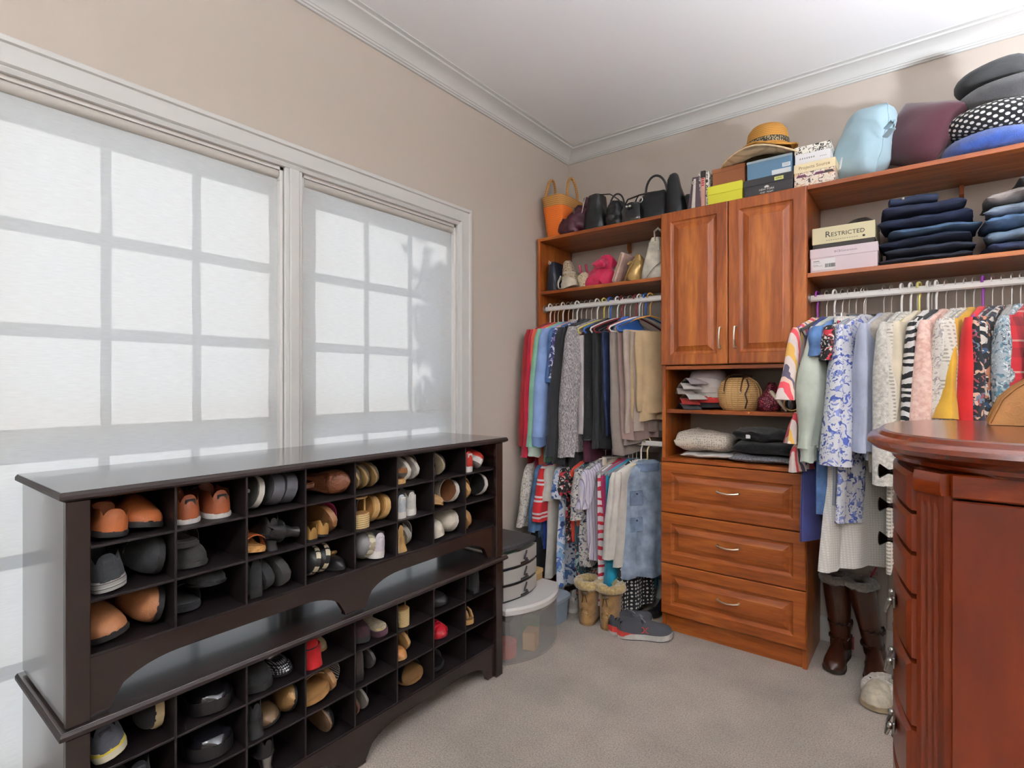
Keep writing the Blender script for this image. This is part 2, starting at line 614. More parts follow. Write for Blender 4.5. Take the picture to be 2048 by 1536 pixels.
# the shrub outside that shades the right window
tr = T('garden_shrub', 'leafy shrub outside whose shadow falls on the right window shade', 'shrub', (-3.35, 1.68, -.3))
mbt = MB()
mbt.tube([(0, .0, 0), (.0, .0, .8), (-.02, .03, 1.6), (.0, 0.02, 2.3), (.02, -.02, 2.85)], [.05, .04, .025, .015, .006], 8)
brs = []
for i in range(18):
    z = 2.12 + i * .043
    a = i * 2.4
    L = (.19 if i % 4 else .30) * random.uniform(.5, 1.1)
    e = Vector((math.cos(a) * L, math.sin(a) * L, z + .14))
    mbt.tube([(0, 0.02, z), tuple(e)], [.012, .004], 5)
    brs.append((Vector((0, .02, z)), e))
mbt.build('branches', M('bark', '#4b3b2d', rough=.9), tr)
lf = MB()
for (a, b) in brs:
    for i in range(20):
        p = a.lerp(b, random.uniform(.3, 1.08)) + Vector([random.gauss(0, .055) for _ in range(3)])
        d = Vector([random.gauss(0, 1) for _ in range(3)]).normalized()
        e = d.orthogonal().normalized() * .026
        d = d * .05
        lf.add([p - d, p + e, p + d, p - e], [[0, 1, 2, 3]])
lo = lf.build('foliage', M('leaves', '#49663a', rough=.6), tr)
lo['kind'] = 'stuff'

# added unseen fill lights: a globe, and two uplights that brighten the ceiling
cl = T('added_fill_globe', 'added fill light, a white globe hung unseen behind the camera', 'lamp', (.1, -.7, CZ))
MB().lathe([(.06, 0), (.06, -.012), (.04, -.03), (.012, -.035)], 24).build('ceiling_plate', metalm('#b59a68'), cl)
MB().tube([(0, 0, -.03), (0, 0, -.21)], .006, 8).build('stem', metalm('#b59a68'), cl)
MB().ball((0, 0, -.34), .14, 28, 18).build('glow_globe', M('added globe glow', '#ffffff', rough=.4, emit=FILL_GLOBE), cl)
for (lx, ly, lw) in ((.15, -1.75, 'at the back wall'), (1.40, 1.45, 'by the right wall')):
    fl = T('added_uplight', 'added fill uplight on a black pole, out of view, ' + lw, 'lamp', (lx, ly, 0), group='added uplights out of view')
    MB().lathe([(.14, 0), (.14, .015), (.03, .03)], 28).build('base', m_ := metalm('#2a2826'), fl)
    MB().tube([(0, 0, .02), (0, 0, 1.32)], .012, 10).build('pole', m_, fl)
    MB().lathe([(.02, 1.30), (.09, 1.33), (.17, 1.40), (.20, 1.49), (.195, 1.49), (.16, 1.402), (.09, 1.345), (.02, 1.335)], 32).build('bowl', m_, fl)
    MB().lathe([(.15, 1.402), (.15, 1.404)], 32).build('light_disc', M('added uplight glow', '#eff5ff', rough=.5, emit=FILL_UPLIGHT), fl)
# ---------------------------------------------------------------- shoe cubbies (two stacked benches)
m_esp = M('espresso laminate', None, rough=.24, coat=.25, pat=('noise', 1.0, [(.35, '#1e1513'), (.65, '#271b18')], False, (30, 2.2, 30)))
m_espd = M('espresso interior', '#171011', rough=.5)
m_espt = M('espresso top', None, rough=.27, coat=1., ior=2.0, pat=('noise', 1.0, [(.35, '#2a1e1b'), (.65, '#342622')], False, (30, 2.2, 30)))
m_espe = M('espresso edge', '#231917', rough=.5)
CXF, CXB = -1.484, -1.856           # front and back of the carcass
CY0, CY1 = .335, 1.837
CELLY = [.378 + (1.793 - .378) * i / 8 for i in range(9)]
UNITZ = {'L': 0.0, 'U': .514}
ROWZ = [.141, .262, .383, .497]     # floors of the three rows (bottom first) and the top of the opening
def arch_poly(z0):
    y0, y1 = CY0 + .04, CY1 - .04
    pts = [(y0, z0 + .135), (y0, z0 + .006), (y0 + .045, z0 + .006)]
    def arch(a, b):
        out = []
        n = 26
        for i in range(n + 1):
            t = i / n
            y = a + (b - a) * t
            d = min(y - a, b - y) / .15
            h = .074 * math.sqrt(max(0, 1 - (1 - min(1, d)) ** 2))
            out.append((y, z0 + .014 + h))
        return out
    mid = (y0 + y1) / 2
    pts += arch(y0 + .045, mid - .04)
    pts += [(mid - .04, z0 + .006), (mid + .04, z0 + .006)]
    pts += arch(mid + .04, y1 - .045)
    pts += [(y1 - .045, z0 + .006), (y1, z0 + .006), (y1, z0 + .135)]
    return pts
for u, lab in (('L', 'dark espresso shoe cubby bench standing on the carpet under the other bench'),
               ('U', 'dark espresso shoe cubby bench stacked on top of the other bench')):
    z0 = UNITZ[u]
    t = T('shoe_cubby_bench', lab, 'shoe rack', (0, 0, 0), group='stacked shoe cubby benches')
    top = MB()
    OY0, OY1, OX0, OX1 = .322, 1.862, -1.868, -1.458
    rings = []
    for (i, h) in ((.010, .492), (.0, .498), (.0, .506), (.004, .512), (.010, .514)):
        rings.append([(OX0 + i * .3, OY0 + i, z0 + h), (OX1 - i, OY0 + i, z0 + h), (OX1 - i, OY1 - i, z0 + h), (OX0 + i * .3, OY1 - i, z0 + h)])
    top.loft(rings[:4]).build('edge_band', m_espe, t, sharp=30)
    q_ = .0045
    MB().box(OX0 + q_, OX1 - q_, OY0 + q_, OY1 - q_, z0 + .5115, z0 + .5138, .0006).build('top', m_espt, t)
    MB().box(CXB, CXF, CY0, CY0 + .018, z0 + .008, z0 + .492, .001).build('side_panel', m_espt, t)
    MB().box(CXB, CXF, CY1 - .018, CY1, z0 + .008, z0 + .492, .001).build('side_panel', m_esp, t)
    MB().box(CXB, CXB + .006, CY0 + .018, CY1 - .018, z0 + .135, z0 + .492).build('back_panel', m_espd, t)
    for q in (0, 1):
        a = CY0 if q == 0 else CY1 - .044
        MB().box(CXF - .001, CXF + .016, a, a + .044, z0 + .002, z0 + .492, .002).build('front_stile', m_esp, t)
    MB().prism(arch_poly(z0), 'x', CXF - .018, CXF + .003).build('arched_apron', m_esp, t)
    MB().box(CXB + .006, CXF, CY0 + .018, CY1 - .018, z0 + .128, z0 + ROWZ[0]).build('bottom_shelf', m_espd, t)
    for r in (1, 2):
        MB().box(CXB + .006, CXF, CY0 + .018, CY1 - .018, z0 + ROWZ[r] - .006, z0 + ROWZ[r], .0008).build('shelf', m_espd, t)
    for c in range(1, 8):
        MB().box(CXB + .006, CXF + .001, CELLY[c] - .003, CELLY[c] + .003, z0 + ROWZ[0], z0 + .492, .0008).build('divider', m_espd, t)
    for a in (CY0 + .03, CY1 - .03):
        MB().lathe([(.013, 0), (.013, .008), (.008, .012)], 12, (CXB + .03, a, z0 + (.0005 if u == 'L' else .0005))).build('foot_glide', plastic('#2b2523'), t)

# ---------------------------------------------------------------- closet system on the back wall
CH = ('#602c0f', '#944a19', '#b5692a')
m_wv = M('cherry vertical', None, rough=.38, coat=.08, pat=('wood', (9, 9, 1.1), *CH))
m_wh = M('cherry horizontal', None, rough=.38, coat=.08, pat=('wood', (1.1, 9, 9), *CH))
m_pull = metalm('#d9cdbd', rough=.3)
CF, TX0, TX1, CT = 2.68, -1.092, -.428, 2.134
def raised(w, h, mat, name, parent, loc, hand):
    """raised-panel front in the XZ plane facing -Y, lower left corner at loc"""
    prof = [(0, 0), (0, .015), (.004, .019), (.050, .019), (.055, .0135), (.064, .0110), (.068, .0110), (.090, .0185), (.093, .0205)]
    rings = [[(i, -d, i), (w - i, -d, i), (w - i, -d, h - i), (i, -d, h - i)] for (i, d) in prof]
    o = MB().loft(rings).build(name, mat, parent, sharp=14, loc=loc)
    hm = MB()
    if hand[0] == 'h':
        cx, cz = hand[1], hand[2]
        path = [(cx - .048, -.019, cz), (cx - .048, -.034, cz), (cx - .03, -.041, cz - .003), (cx, -.044, cz - .005), (cx + .03, -.041, cz - .003), (cx + .048, -.034, cz), (cx + .048, -.019, cz)]
    else:
        cx, cz = hand[1], hand[2]
        path = [(cx, -.019, cz - .048), (cx, -.034, cz - .048), (cx, -.042, cz - .025), (cx, -.044, cz), (cx, -.042, cz + .025), (cx, -.034, cz + .048), (cx, -.019, cz + .048)]
    hm.tube(path, [.0065, .005, .0042, .004, .0042, .005, .0065], 8)
    ho = hm.build('handle', m_pull, o)
    ho['label'] = 'curved satin nickel pull'
    return o
tw = T('closet_tower', 'cherry wood closet tower with two doors, open shelves and three drawers', 'cabinet', (0, 0, 0))
for x in (TX0, TX1 - .019):
    MB().box(x, x + .019, CF + .001, BY - .001, 0, CT, .001).build('side_panel', m_wv, tw)
for (nm, a, b, d) in (('top_panel', CT - .019, CT, 0), ('door_floor', 1.333, 1.352, 0), ('shelf', 1.112, 1.131, .012), ('counter', .866, .885, -.012)):
    MB().box(TX0 + (.019 if d >= 0 else -.0), TX1 - (.019 if d >= 0 else 0), CF + .001 + d, BY - .002, a, b, .0015).build(nm, m_wh, tw)
MB().box(TX0 + .019, TX1 - .019, CF + .012, CF + .03, 0, .092).build('toe_kick', m_wh, tw)
MB().box(TX0 + .019, TX1 - .019, CF + .10, CF + .11, .092, .866).build('drawer_box', m_wh, tw)
dw = (TX1 - TX0 - .005) / 2
raised(dw, 2.130 - 1.356, m_wv, 'door', tw, (TX0 + .001, CF, 1.356), ('v', dw - .033, .125))
raised(dw, 2.130 - 1.356, m_wv, 'door', tw, (TX0 + dw + .004, CF, 1.356), ('v', .033, .125))
for (a, b) in ((.092, .346), (.350, .604), (.608, .862)):
    raised(TX1 - TX0 - .004, b - a, m_wh, 'drawer', tw, (TX0 + .002, CF, a), ('h', (TX1 - TX0) / 2, (b - a) / 2 + .01))

m_rod = M('rod enamel', '#e9e7e3', rough=.3)
RODY, RODL, RODR, RODB = 2.735, 1.728, 1.655, .957
def section(lab, x0, x1, zs, rods, leftpanel, rightpanel, br):
    s = T('hanging_section', lab, 'closet shelving', (0, 0, 0), group='hanging sections of the closet')
    if leftpanel: MB().box(x0, x0 + .019, CF, BY - .001, 0, CT, .001).build('side_panel', m_wv, s)
    if rightpanel: MB().box(x1 - .019, x1, CF, BY - .001, 0, CT, .001).build('side_panel', m_wv, s)
    a, b = x0 + (.0195 if leftpanel else .0005), x1 - (.0195 if rightpanel else .0005)
    MB().box(a, b, CF - .002, BY - .001, CT - .0195, CT - .0005, .0015).build('top_shelf', m_wh, s)
    MB().box(a, b, CF + .002, BY - .001, zs - .019, zs, .0015).build('shelf', m_wh, s)
    for z in rods:
        MB().box(a, b, RODY - .007, RODY + .007, z - .0275, z - .0, .006).build('hanging_rod', m_rod, s)
        for xx, q in ((a, 1), (b, -1)):
            MB().lathe([(.024, 0), (.024, .004 * q), (.019, .006 * q)], 14, (xx, RODY, z - .014), 'x').build('rod_cup', metalm('#b8b6b2'), s)
    MB().prism([(BY - .002, CT - .02), (BY - .03, CT - .02), (BY - .03, CT - .06), (BY - .012, CT - .08), (BY - .002, CT - .08)], 'x', br, br + .016).build('shelf_bracket', m_wv, s)
    return s
section('left hanging section with two shelves and two rods beside the window wall', -1.875, TX0, 1.815, (RODL, RODB), True, False, -1.45)
section('right hanging section with two shelves and one long rod', TX1, 1.05, 1.747, (RODR,), False, True, .1)

# ---------------------------------------------------------------- bow-front armoire
A1 = ('#411507', '#6b2608', '#85380f')
m_av = M('armoire wood vertical', None, rough=.36, coat=.12, pat=('wood', (3, 3, .7), *A1))
m_ah = M('armoire wood top', None, rough=.22, coat=.5, pat=('wood', (3, 1.0, 7), *A1))
m_blk = metalm('#241f1c', rough=.35)
AY0, AY1, AXB, ACY = 1.0, 1.52, .44, 1.26
def bow(off, ya, yb, x0=-.014, d=.032, n=18):
    """points of the bowed front from ya to yb, pushed out by off"""
    out = []
    for i in range(n + 1):
        y = ya + (yb - ya) * i / n
        k = 1 - ((y - ACY) / .225) ** 2
        out.append((x0 - d * k - off, y))
    return out
def plan(off):
    return [(AXB, AY0 - off), (.012 - off * .3, AY0 - off), (-.016 - off, AY0 + .034 - off * .3)] + bow(off, AY0 + .045, AY1 - .045) + [(-.016 - off, AY1 - .034 + off * .3), (.012 - off * .3, AY1 + off), (AXB, AY1 + off)]
def top_plan(off):
    out = [(AXB, AY1 + off), (AXB, AY0 - off)]
    cx, ax, ay = .16, .16 + .044 + off, (AY1 - AY0) / 2 + off
    for i in range(33):
        a = -PI / 2 - PI * i / 32
        c, s = math.cos(a), math.sin(a)
        out.append((cx + ax * math.copysign(abs(c) ** (2 / 2.7), c), ACY + ay * math.copysign(abs(s) ** (2 / 2.7), s)))
    return out
ar = T('jewelry_armoire', 'tall reddish-brown bow-front wooden jewelry armoire with fluted corner at right', 'armoire', (0, 0, 0))
tp = []
for (o, z) in ((.004, 1.128), (.012, 1.134), (.014, 1.140), (.026, 1.146), (.042, 1.152), (.050, 1.160), (.048, 1.167), (.038, 1.172), (.034, 1.173), (.030, 1.179), (.024, 1.181)):
    tp.append([(x, y, z) for (x, y) in top_plan(o)])
MB().loft(tp).build('top', m_ah, ar, sharp=14)
DZ = [(1.063, 1.122), (.999, 1.057), (.933, .992), (.832, .925), (.727, .824), (.612, .719), (.490, .604), (.360, .482), (.225, .352)]
MB().loft([[(x, y, z) for (x, y) in bow(-.010, AY0 + .040, AY1 - .040) + [(AXB, AY1 - .02), (AXB, AY0 + .02)]] for z in (.12, 1.13)]).build('carcass', m_av, ar)
# side panels: framed, facing the camera and away from it
for y, q in ((AY0, 1), (AY1, -1)):
    MB().box(.024, AXB, y + q * .006, y + q * .024, .16, 1.092, .002).build('side_panel', m_av, ar)
    MB().box(.024, AXB, y + q * .002, y + q * .024, 1.096, 1.130, .002).build('top_rail', m_ah, ar)
    MB().box(.016, .024, y + q * .014, y + q * .026, .12, 1.13).build('corner_recess', M('dark gap', '#140b08', rough=.8), ar)
def pilaster(ya, q):
    # splayed corner post with three flutes
    p = T('pilaster', 'x', 'x')
    del p['label']; del p['category']
    p.parent = ar
    a, b = Vector((.016, ya + q * .0, 0)), Vector((-.016, ya + q * .034, 0))
    d = (b - a).normalized()
    n = Vector((-(b - a).y * q, (b - a).x * q, 0)).normalized()
    W = (b - a).length
    outl = []
    N = 40
    for i in range(N + 1):
        u = i / N
        dep = 0
        for c in (.27, .5, .73):
            k = abs(u - c) / .075
            if k < 1: dep = max(dep, .0042 * math.sqrt(1 - k * k))
        outl.append((u, dep))
    def ring(z, k, e=0):
        f = [a + d * (W * u) + n * (e - dep * k) + Vector((0, 0, z)) for (u, dep) in outl]
        return f + [b - n * .02 + Vector((0, 0, z)), a - n * .02 + Vector((0, 0, z))]
    MB().loft([ring(.16, 0), ring(.175, 0), ring(.185, 1), ring(1.075, 1), ring(1.085, 0), ring(1.098, 0)]).build('fluted_post', m_av, p, sharp=50)
    MB().loft([ring(1.098, 0, .004), ring(1.104, 0, .006), ring(1.12, 0, .006), ring(1.13, 0, .004)]).build('post_cap', m_ah, p)
pilaster(AY0, 1)
pilaster(AY1, -1)
for k, (a, b) in enumerate(DZ):
    f = bow(.004, AY0 + .052, AY1 - .052)
    fi = bow(.009, AY0 + .060, AY1 - .060)
    bk = [(x + .012, y) for (x, y) in f]
    def rect(lst, z0, z1):
        return [(x, y, z0) for (x, y) in lst] + [(x, y, z1) for (x, y) in reversed(lst)]
    dr = MB()
    dr.loft([rect(bk, a, b), rect(f, a, b), rect(fi, a + .008, b - .008)])
    do = dr.build('drawer', m_av, ar, sharp=30)
    bx = bow(.009, ACY, ACY + .01)[0][0]
    zc = (a + b) / 2
    if k < 3:
        for yy in (ACY,):
            xx = bow(.009, yy, yy + .01)[0][0]
            MB().lathe([(.006, .001), (.004, -.006), (.0045, -.009), (.013, -.020), (.014, -.022), (.010, -.024)], 8, (xx, yy, zc), 'x').build('knob', m_blk, do, sharp=20)
    else:
        for yy in (ACY - .11, ACY + .11):
            xx = bow(.009, yy, yy + .01)[0][0]
            hp = MB()
            for s in (-1, 1):
                hp.ball((xx - .006, yy + s * .024, zc + .012), .0065, 8, 6)
            hp.tube([(xx - .006, yy - .024, zc + .012), (xx - .012, yy - .024, zc - .004), (xx - .014, yy, zc - .016), (xx - .012, yy + .024, zc - .004), (xx - .006, yy + .024, zc + .012)], .0028, 7)
            hp.box(xx - .003, xx + .001, yy - .03, yy + .03, zc + .002, zc + .02, .001)
            hp.build('bail_pull', metalm('#8d8a84', rough=.3), do)
MB().loft([[(x, y, z) for (x, y) in plan(.006)] for z in (.10, .155)]).build('base_moulding', m_av, ar)
for (x, y) in ((.03, AY0 + .04), (.03, AY1 - .04), (AXB - .04, AY0 + .04), (AXB - .04, AY1 - .04)):
    MB().lathe([(.022, 0), (.028, .02), (.02, .05), (.03, .1)], 12, (x, y, 0)).build('foot', m_av, ar)
# ---------------------------------------------------------------- shoes
WT = [(0, .0), (.012, .34), (.03, .52), (.07, .70), (.14, .80), (.25, .78), (.38, .72), (.5, .76), (.62, .93), (.72, 1.0), (.8, .98), (.88, .86), (.94, .64), (.975, .42), (1, .06)]
ST = [0, .012, .03, .07, .12, .2, .28, .36, .44, .52, .6, .68, .75, .82, .88, .93, .97, 1.0]
def wid(t, pt=0):
    w = lerp(WT, t)
    if pt and t > .6: w *= 1 - pt * ((t - .6) / .4) ** 1.5 * .55
    return w
def zrise(t, rise):
    if rise <= 0: return 0
    k = min(1, max(0, (.68 - t) / .5))
    return rise * (k * k * (3 - 2 * k))
def sole(mb, L, W, thk, rise=0, wedge=False, z0=0., spring=.006, pt=0, grow=1.0):
    rings = []
    for t in ST:
        w = max(.002, wid(t, pt) * W / 2 * grow)
        cx = .004 * math.sin(t * PI)
        y = (t - .5) * L * (1 + .02 * (grow - 1))
        s = spring * max(0, (t - .75) / .25) ** 2
        zt = z0 + thk + zrise(t, rise) + s
        zb = z0 + (s if wedge else zrise(t, rise) + s)
        zm = (zt + zb) / 2
        rings.append([(cx - w * .95, y, zt), (cx + w * .95, y, zt), (cx + w, y, zm), (cx + w * .95, y, zb), (cx - w * .95, y, zb), (cx - w, y, zm)])
    return mb.loft(rings)
def upper(mb, L, W, thk, hts, op, rise=0, t0=0., t1=1., pt=0, z0=0., spring=.006):
    rings = []
    m = 14
    ts = [t0 + (t1 - t0) * i / 22 for i in range(23)]
    for t in ts:
        w = max(.002, wid(max(.012, min(.995, t)), pt) * W / 2)
        w *= .955
        h = lerp(hts, t)
        zs = z0 + thk * .9 + zrise(t, rise) + spring * max(0, (t - .75) / .25) ** 2
        y = (t - .5) * L
        ring = []
        for j in range(m + 1):
            a = PI * j / m
            c, s = math.cos(a), math.sin(a)
            x = w * math.copysign(abs(c) ** .75, c)
            z = zs + h * abs(s) ** .8
            if op and op[0] < t < op[1] and 3 < j < m - 3:
                x = w * .72 * (c / math.cos(PI * 4 / m))
                z = zs + min(h * .5, .010)
            elif op and op[0] < t < op[1] and j in (3, m - 3):
                x = math.copysign(w * .84, c); z = zs + h
            ring.append((.004 * math.sin(t * PI) + x, y, z))
        rings.append(ring)
    return mb.loft(rings, closed=False, cap0=(t0 == 0), cap1=False)
def strap(mb, L, W, t, width, h, zs, off=0., th=.0025, skew=0.):
    """a band over the foot at t"""
    w = wid(t) * W / 2
    n = 12
    rings = []
    for i in range(n + 1):
        a = PI * i / n
        x, z = w * 1.02 * math.cos(a), zs + h * math.sin(a) ** .8
        y = (t - .5) * L + skew * math.cos(a)
        rings.append([(x, y - width / 2, z), (x, y + width / 2, z), (x * .96, y + width / 2, z - th), (x * .96, y - width / 2, z - th)])
    return mb.loft(rings)
def furring(mb, path, r, closed=True):
    n0 = len(mb.v)
    mb.tube(path, r, 9, closed=closed)
    for i in range(n0, len(mb.v)):
        p = Vector(mb.v[i])
        mb.v[i] = tuple(p + Vector([random.uniform(-1, 1) for _ in range(3)]) * r * .22)
    return mb
def shoe(kind, label, up, so, ins=None, acc=None, L=.245, W=.088, cat='shoe', group=None, heel=.07, thk=None, name=None, pt=0., hwid=1.):
    ins = ins or so
    nm = name or {'sneaker': 'sneaker', 'flat': 'flat_shoe', 'slipper': 'slipper', 'sandal': 'sandal', 'flip': 'flip_flop', 'slide': 'slide_sandal',
                  'wedge': 'wedge_sandal', 'pump': 'high_heel', 'mule': 'mule', 'loafer': 'loafer', 'bootie': 'ankle_boot'}[kind]
    t = T(nm, label, cat, group=group)
    if kind in ('sneaker', 'loafer', 'bootie'):
        k = thk or {'sneaker': .026, 'loafer': .014, 'bootie': .02}[kind]
        r = heel if kind == 'bootie' else 0
        sole(MB(), L, W, k, r, pt=pt).build('sole', so, t)
        hh = {'sneaker': [(0, .045), (.04, .062), (.3, .058), (.46, .07), (.6, .058), (.75, .042), (.9, .034), (.97, .022), (1, .003)],
              'loafer': [(0, .04), (.04, .052), (.3, .044), (.5, .058), (.65, .05), (.8, .036), (.93, .028), (1, .003)],
              'bootie': [(0, .08), (.04, .11), (.35, .11), (.45, .085), (.6, .055), (.8, .036), (.93, .028), (1, .003)]}[kind]
        upper(MB(), L, W * .97, k, hh, (.05, .44), r, pt=pt).build('upper', up, t, sharp=60)
        if kind == 'sneaker':
            lc = MB()
            for q in range(4):
                y = (.50 + .065 * q - .5) * L
                zz = k * .6 + lerp(hh, .50 + .065 * q) + .001
                lc.tube([(-.022, y, zz - .007), (0, y + .003, zz + .002), (.022, y, zz - .007)], .0024, 6)
            lc.build('laces', acc or so, t)
            MB().box(-.012, .014, -.497 * L, -.475 * L, k + .012, k + .05, .003).build('heel_tab', acc or so, t)
        elif kind == 'loafer':
            b = MB()
            strap(b, L, W * .98, .56, .022, .057, k * .6)
            b.build('vamp_strap', acc or up, t)
        else:
            MB().box(-.022, .026, -.47 * L, -.25 * L, 0, heel + .004, .004).build('heel', acc or so, t)
    elif kind == 'flat':
        k = thk or .008
        sole(MB(), L, W, k, 0, pt=pt).build('sole', so, t)
        upper(MB(), L, W * .96, k, [(0, .036), (.05, .044), (.3, .026), (.55, .022), (.66, .032), (.8, .033), (.93, .024), (1, .003)], (.04, .66), pt=pt).build('upper', up, t, sharp=60)
        sole(MB(), L * .95, W * .8, .002, 0, z0=k * .6 + .009, pt=pt).build('insole', ins, t)
        if acc:
            MB().ball((.012, .2 * L, k + .036), (.016, .007, .008), 10, 6).ball((-.008, .2 * L, k + .036), (.016, .007, .008), 10, 6).ball((.002, .2 * L, k + .039), (.006, .006, .006), 8, 6).build('bow', acc, t)
    elif kind == 'slipper':
        k = thk or .02
        sole(MB(), L, W, k).build('sole', so, t)
        sole(MB(), L * .96, W * .88, .008, z0=k).build('insole', ins, t)
        upper(MB(), L, W * .97, k, [(0, .03), (.4, .03), (.5, .062), (.62, .06), (.8, .045), (.93, .032), (1, .004)], None, t0=.5).build('upper', up, t, sharp=60)
        pth = [(W * .40 * math.cos(PI * i / 10), (.5 - .5) * L - .002, k * .6 + .062 * math.sin(PI * i / 10) ** .8) for i in range(11)]
        furring(MB(), pth, .011, False).build('fur_trim', acc or ins, t)
    elif kind in ('sandal', 'flip', 'slide', 'wedge'):
        k = thk or {'sandal': .018, 'flip': .016, 'slide': .026, 'wedge': .016}[kind]
        r = heel if kind == 'wedge' else 0
        sole(MB(), L, W, k, r, wedge=(kind == 'wedge')).build('sole', so, t)
        zi = k
        rr = MB()
        rings_h = sole(rr, L * .97, W * .93, .003, r, z0=k)
        rr.build('footbed', ins, t)
        s = MB()
        if kind == 'flip':
            y0 = .27 * L
            for q in (-1, 1):
                s.tube([(0, y0, k), (q * .006, y0 - .006, k + .02), (q * W * .28, .04 * L, k + .032), (q * W * .42, -.06 * L, k)], [.003, .004, .0055, .005], 8)
            s.build('thong_strap', up, t)
        elif kind == 'slide':
            strap(s, L, W * .98, .66, .075, .052, k).build('wide_strap', up, t)
        elif kind == 'sandal':
            strap(s, L, W * .98, .74, .026, .042, k, skew=.006).build('toe_strap', up, t)
            strap(MB(), L, W * .98, .54, .024, .056, k, skew=-.008).build('instep_strap', acc or up, t)
            hs = MB()
            hs.loft([[(W * .40 * math.cos(a), -.30 * L - W * .75 * math.sin(a), k + z) for a in [PI * i / 12 for i in range(13)]] for z in (.024, .042)], closed=False, cap0=False, cap1=False)
            hs.build('heel_strap', up, t)
        else:
            strap(s, L, W * .98, .75, .05, .046, k * .8).build('toe_strap', up, t)
            a = MB()
            zc = k + r + .055
            a.torus((0, -.30 * L, zc), W * .36, .004, 'z', 20, 6).build('ankle_strap', acc or up, t)
            b = MB()
            for q in (-1, 1):
                b.tube([(q * W * .36, -.30 * L, k + r * .95), (q * W * .36, -.30 * L, zc)], .004, 6)
            b.build('strap_post', acc or up, t)
    elif kind in ('pump', 'mule'):
        k = .006
        sole(MB(), L, W * .86, k, heel, pt=pt).build('sole', so, t)
        hts = [(0, .045), (.05, .052), (.3, .026), (.55, .02), (.68, .03), (.82, .03), (.94, .022), (1, .003)] if kind == 'pump' else [(.45, .03), (.6, .05), (.75, .04), (.93, .026), (1, .003)]
        upper(MB(), L, W * .84, k, hts, (.04, .68) if kind == 'pump' else None, heel, t0=0. if kind == 'pump' else .55, pt=pt).build('upper', up, t, sharp=60)
        sole(MB(), L * .95, W * .72, .002, heel, z0=k + .004, pt=pt).build('insole', ins, t)
        yb = -.42 * L
        MB().loft([sup(14, .016 * hwid, .016 * hwid, 2.4, .002, yb - .004, 0), sup(14, (.0135 * hwid + .004 * (hwid - 1)), .0135 * hwid, 2.4, .002, yb, heel * .35), sup(14, max(.019, .0185 * hwid), .021, 2.4, .002, yb + .006, heel * .8), sup(14, max(.026, .018 * hwid), .03, 2.4, .002, yb + .014, heel + k)]).build('heel', acc or so, t)
        if acc and kind == 'mule':
            pass
    return t

def cell(sh, u, c, r, yf, yaw, roll=0, pitch=0, d=.01, lift=0., fit=True):
    """stand a shoe in column c, row r (0 top) of unit u; yf = 0..1 across the cell; d = set back from the front"""
    zf = UNITZ[u] + ROWZ[2 - r] + .0008 + lift
    y0, y1 = CELLY[c] + .004, CELLY[c + 1] - .004
    R = RZ(yaw) @ RX(pitch) @ RY(roll)
    hmax = ROWZ[3 - r] - ROWZ[2 - r] - .010 - lift
    settle(sh, R, x=(1, CXF - d), y=(0, y0 + yf * (y1 - y0)), z=(-1, zf), fit=(.335, .158, hmax))
    pts = tree_points(sh, MV(*sh.location) @ R.to_4x4() @ Matrix.Scale(sh.scale[0], 4))
    lo, hi = min(p.y for p in pts), max(p.y for p in pts)
    if lo < y0: sh.location.y += y0 - lo
    if hi > y1: sh.location.y -= hi - y1
    return sh

IN, OUT = 90, -90
blk, dgr, cream, tan, brn = leather('#1d1b1c'), suede('#38383b'), rubber('#ded6c2'), leather('#b98a56'), leather('#7c4526')
cork = M('cork', None, rough=.8, pat=('noise', 90, [(.35, '#a8783f'), (.6, '#cc9c62')]), bump=.3)
gum, wht, brs = rubber('#c19a63'), leather('#e6e3dc'), suede('#5b4b3c')
rope = M('rope sole', None, rough=.9, pat=('stripe', 2, .007, [(0, '#8d7345'), (.3, '#cdb483')], .002), bump=.6, bscale=200)
bsole = rubber('#1c1b1b')
SH = []
def S(u, c, r, yf, yaw, roll, d, *a, lift=0., pitch=0, **k):
    if abs(roll) > 50:
        roll = math.copysign(max(78, abs(roll)), roll)
        k['W'] = max(k.get('W', 0), .098)
        k['L'] = max(k.get('L', 0), .255)
    SH.append(cell(shoe(*a, **k), u, c, r, yf, yaw, roll, pitch, d, lift))
orb = leather('#b06234', rough=.6)
# ---- upper bench, top row
S('U', 0, 0, .22, IN, 8, .012, 'loafer', 'orange-brown hiking shoe at the far left of the top cubby row', orb, bsole, dgr, suede('#2b2d30'), W=.10)
S('U', 0, 0, .80, OUT, -10, .02, 'loafer', 'orange-brown hiking shoe toe out beside its pair, top left cubby', orb, bsole, dgr, suede('#2b2d30'), W=.10)
S('U', 1, 0, .25, IN, 0, .03, 'sneaker', 'rust leather and black mesh shoe, left of the pair in the second top cubby', leather('#9a5230'), rubber('#d8d6d0'), dgr, leather('#2a2a2c'), W=.09, thk=.014)
S('U', 1, 0, .76, IN, 0, .03, 'sneaker', 'rust leather and black mesh shoe, right of the pair in the second top cubby', leather('#9a5230'), rubber('#d8d6d0'), dgr, leather('#2a2a2c'), W=.09, thk=.014)
gfoam = rubber('#55555a')
S('U', 2, 0, .16, OUT, 68, .012, 'flip', 'grey flip flop with white edge leaning at the left of the third top cubby', leather('#d8d8d4'), rubber('#d9d6cd'), suede('#4a463f'))
S('U', 2, 0, .52, OUT, 62, .015, 'flip', 'thick charcoal platform flip flop, left one leaning in the third top cubby', suede('#2f2f33'), gfoam, suede('#3d3c3f'), thk=.034)
S('U', 2, 0, .86, OUT, 62, .012, 'flip', 'thick charcoal platform flip flop, right one leaning in the third top cubby', suede('#2f2f33'), gfoam, suede('#3d3c3f'), thk=.034)
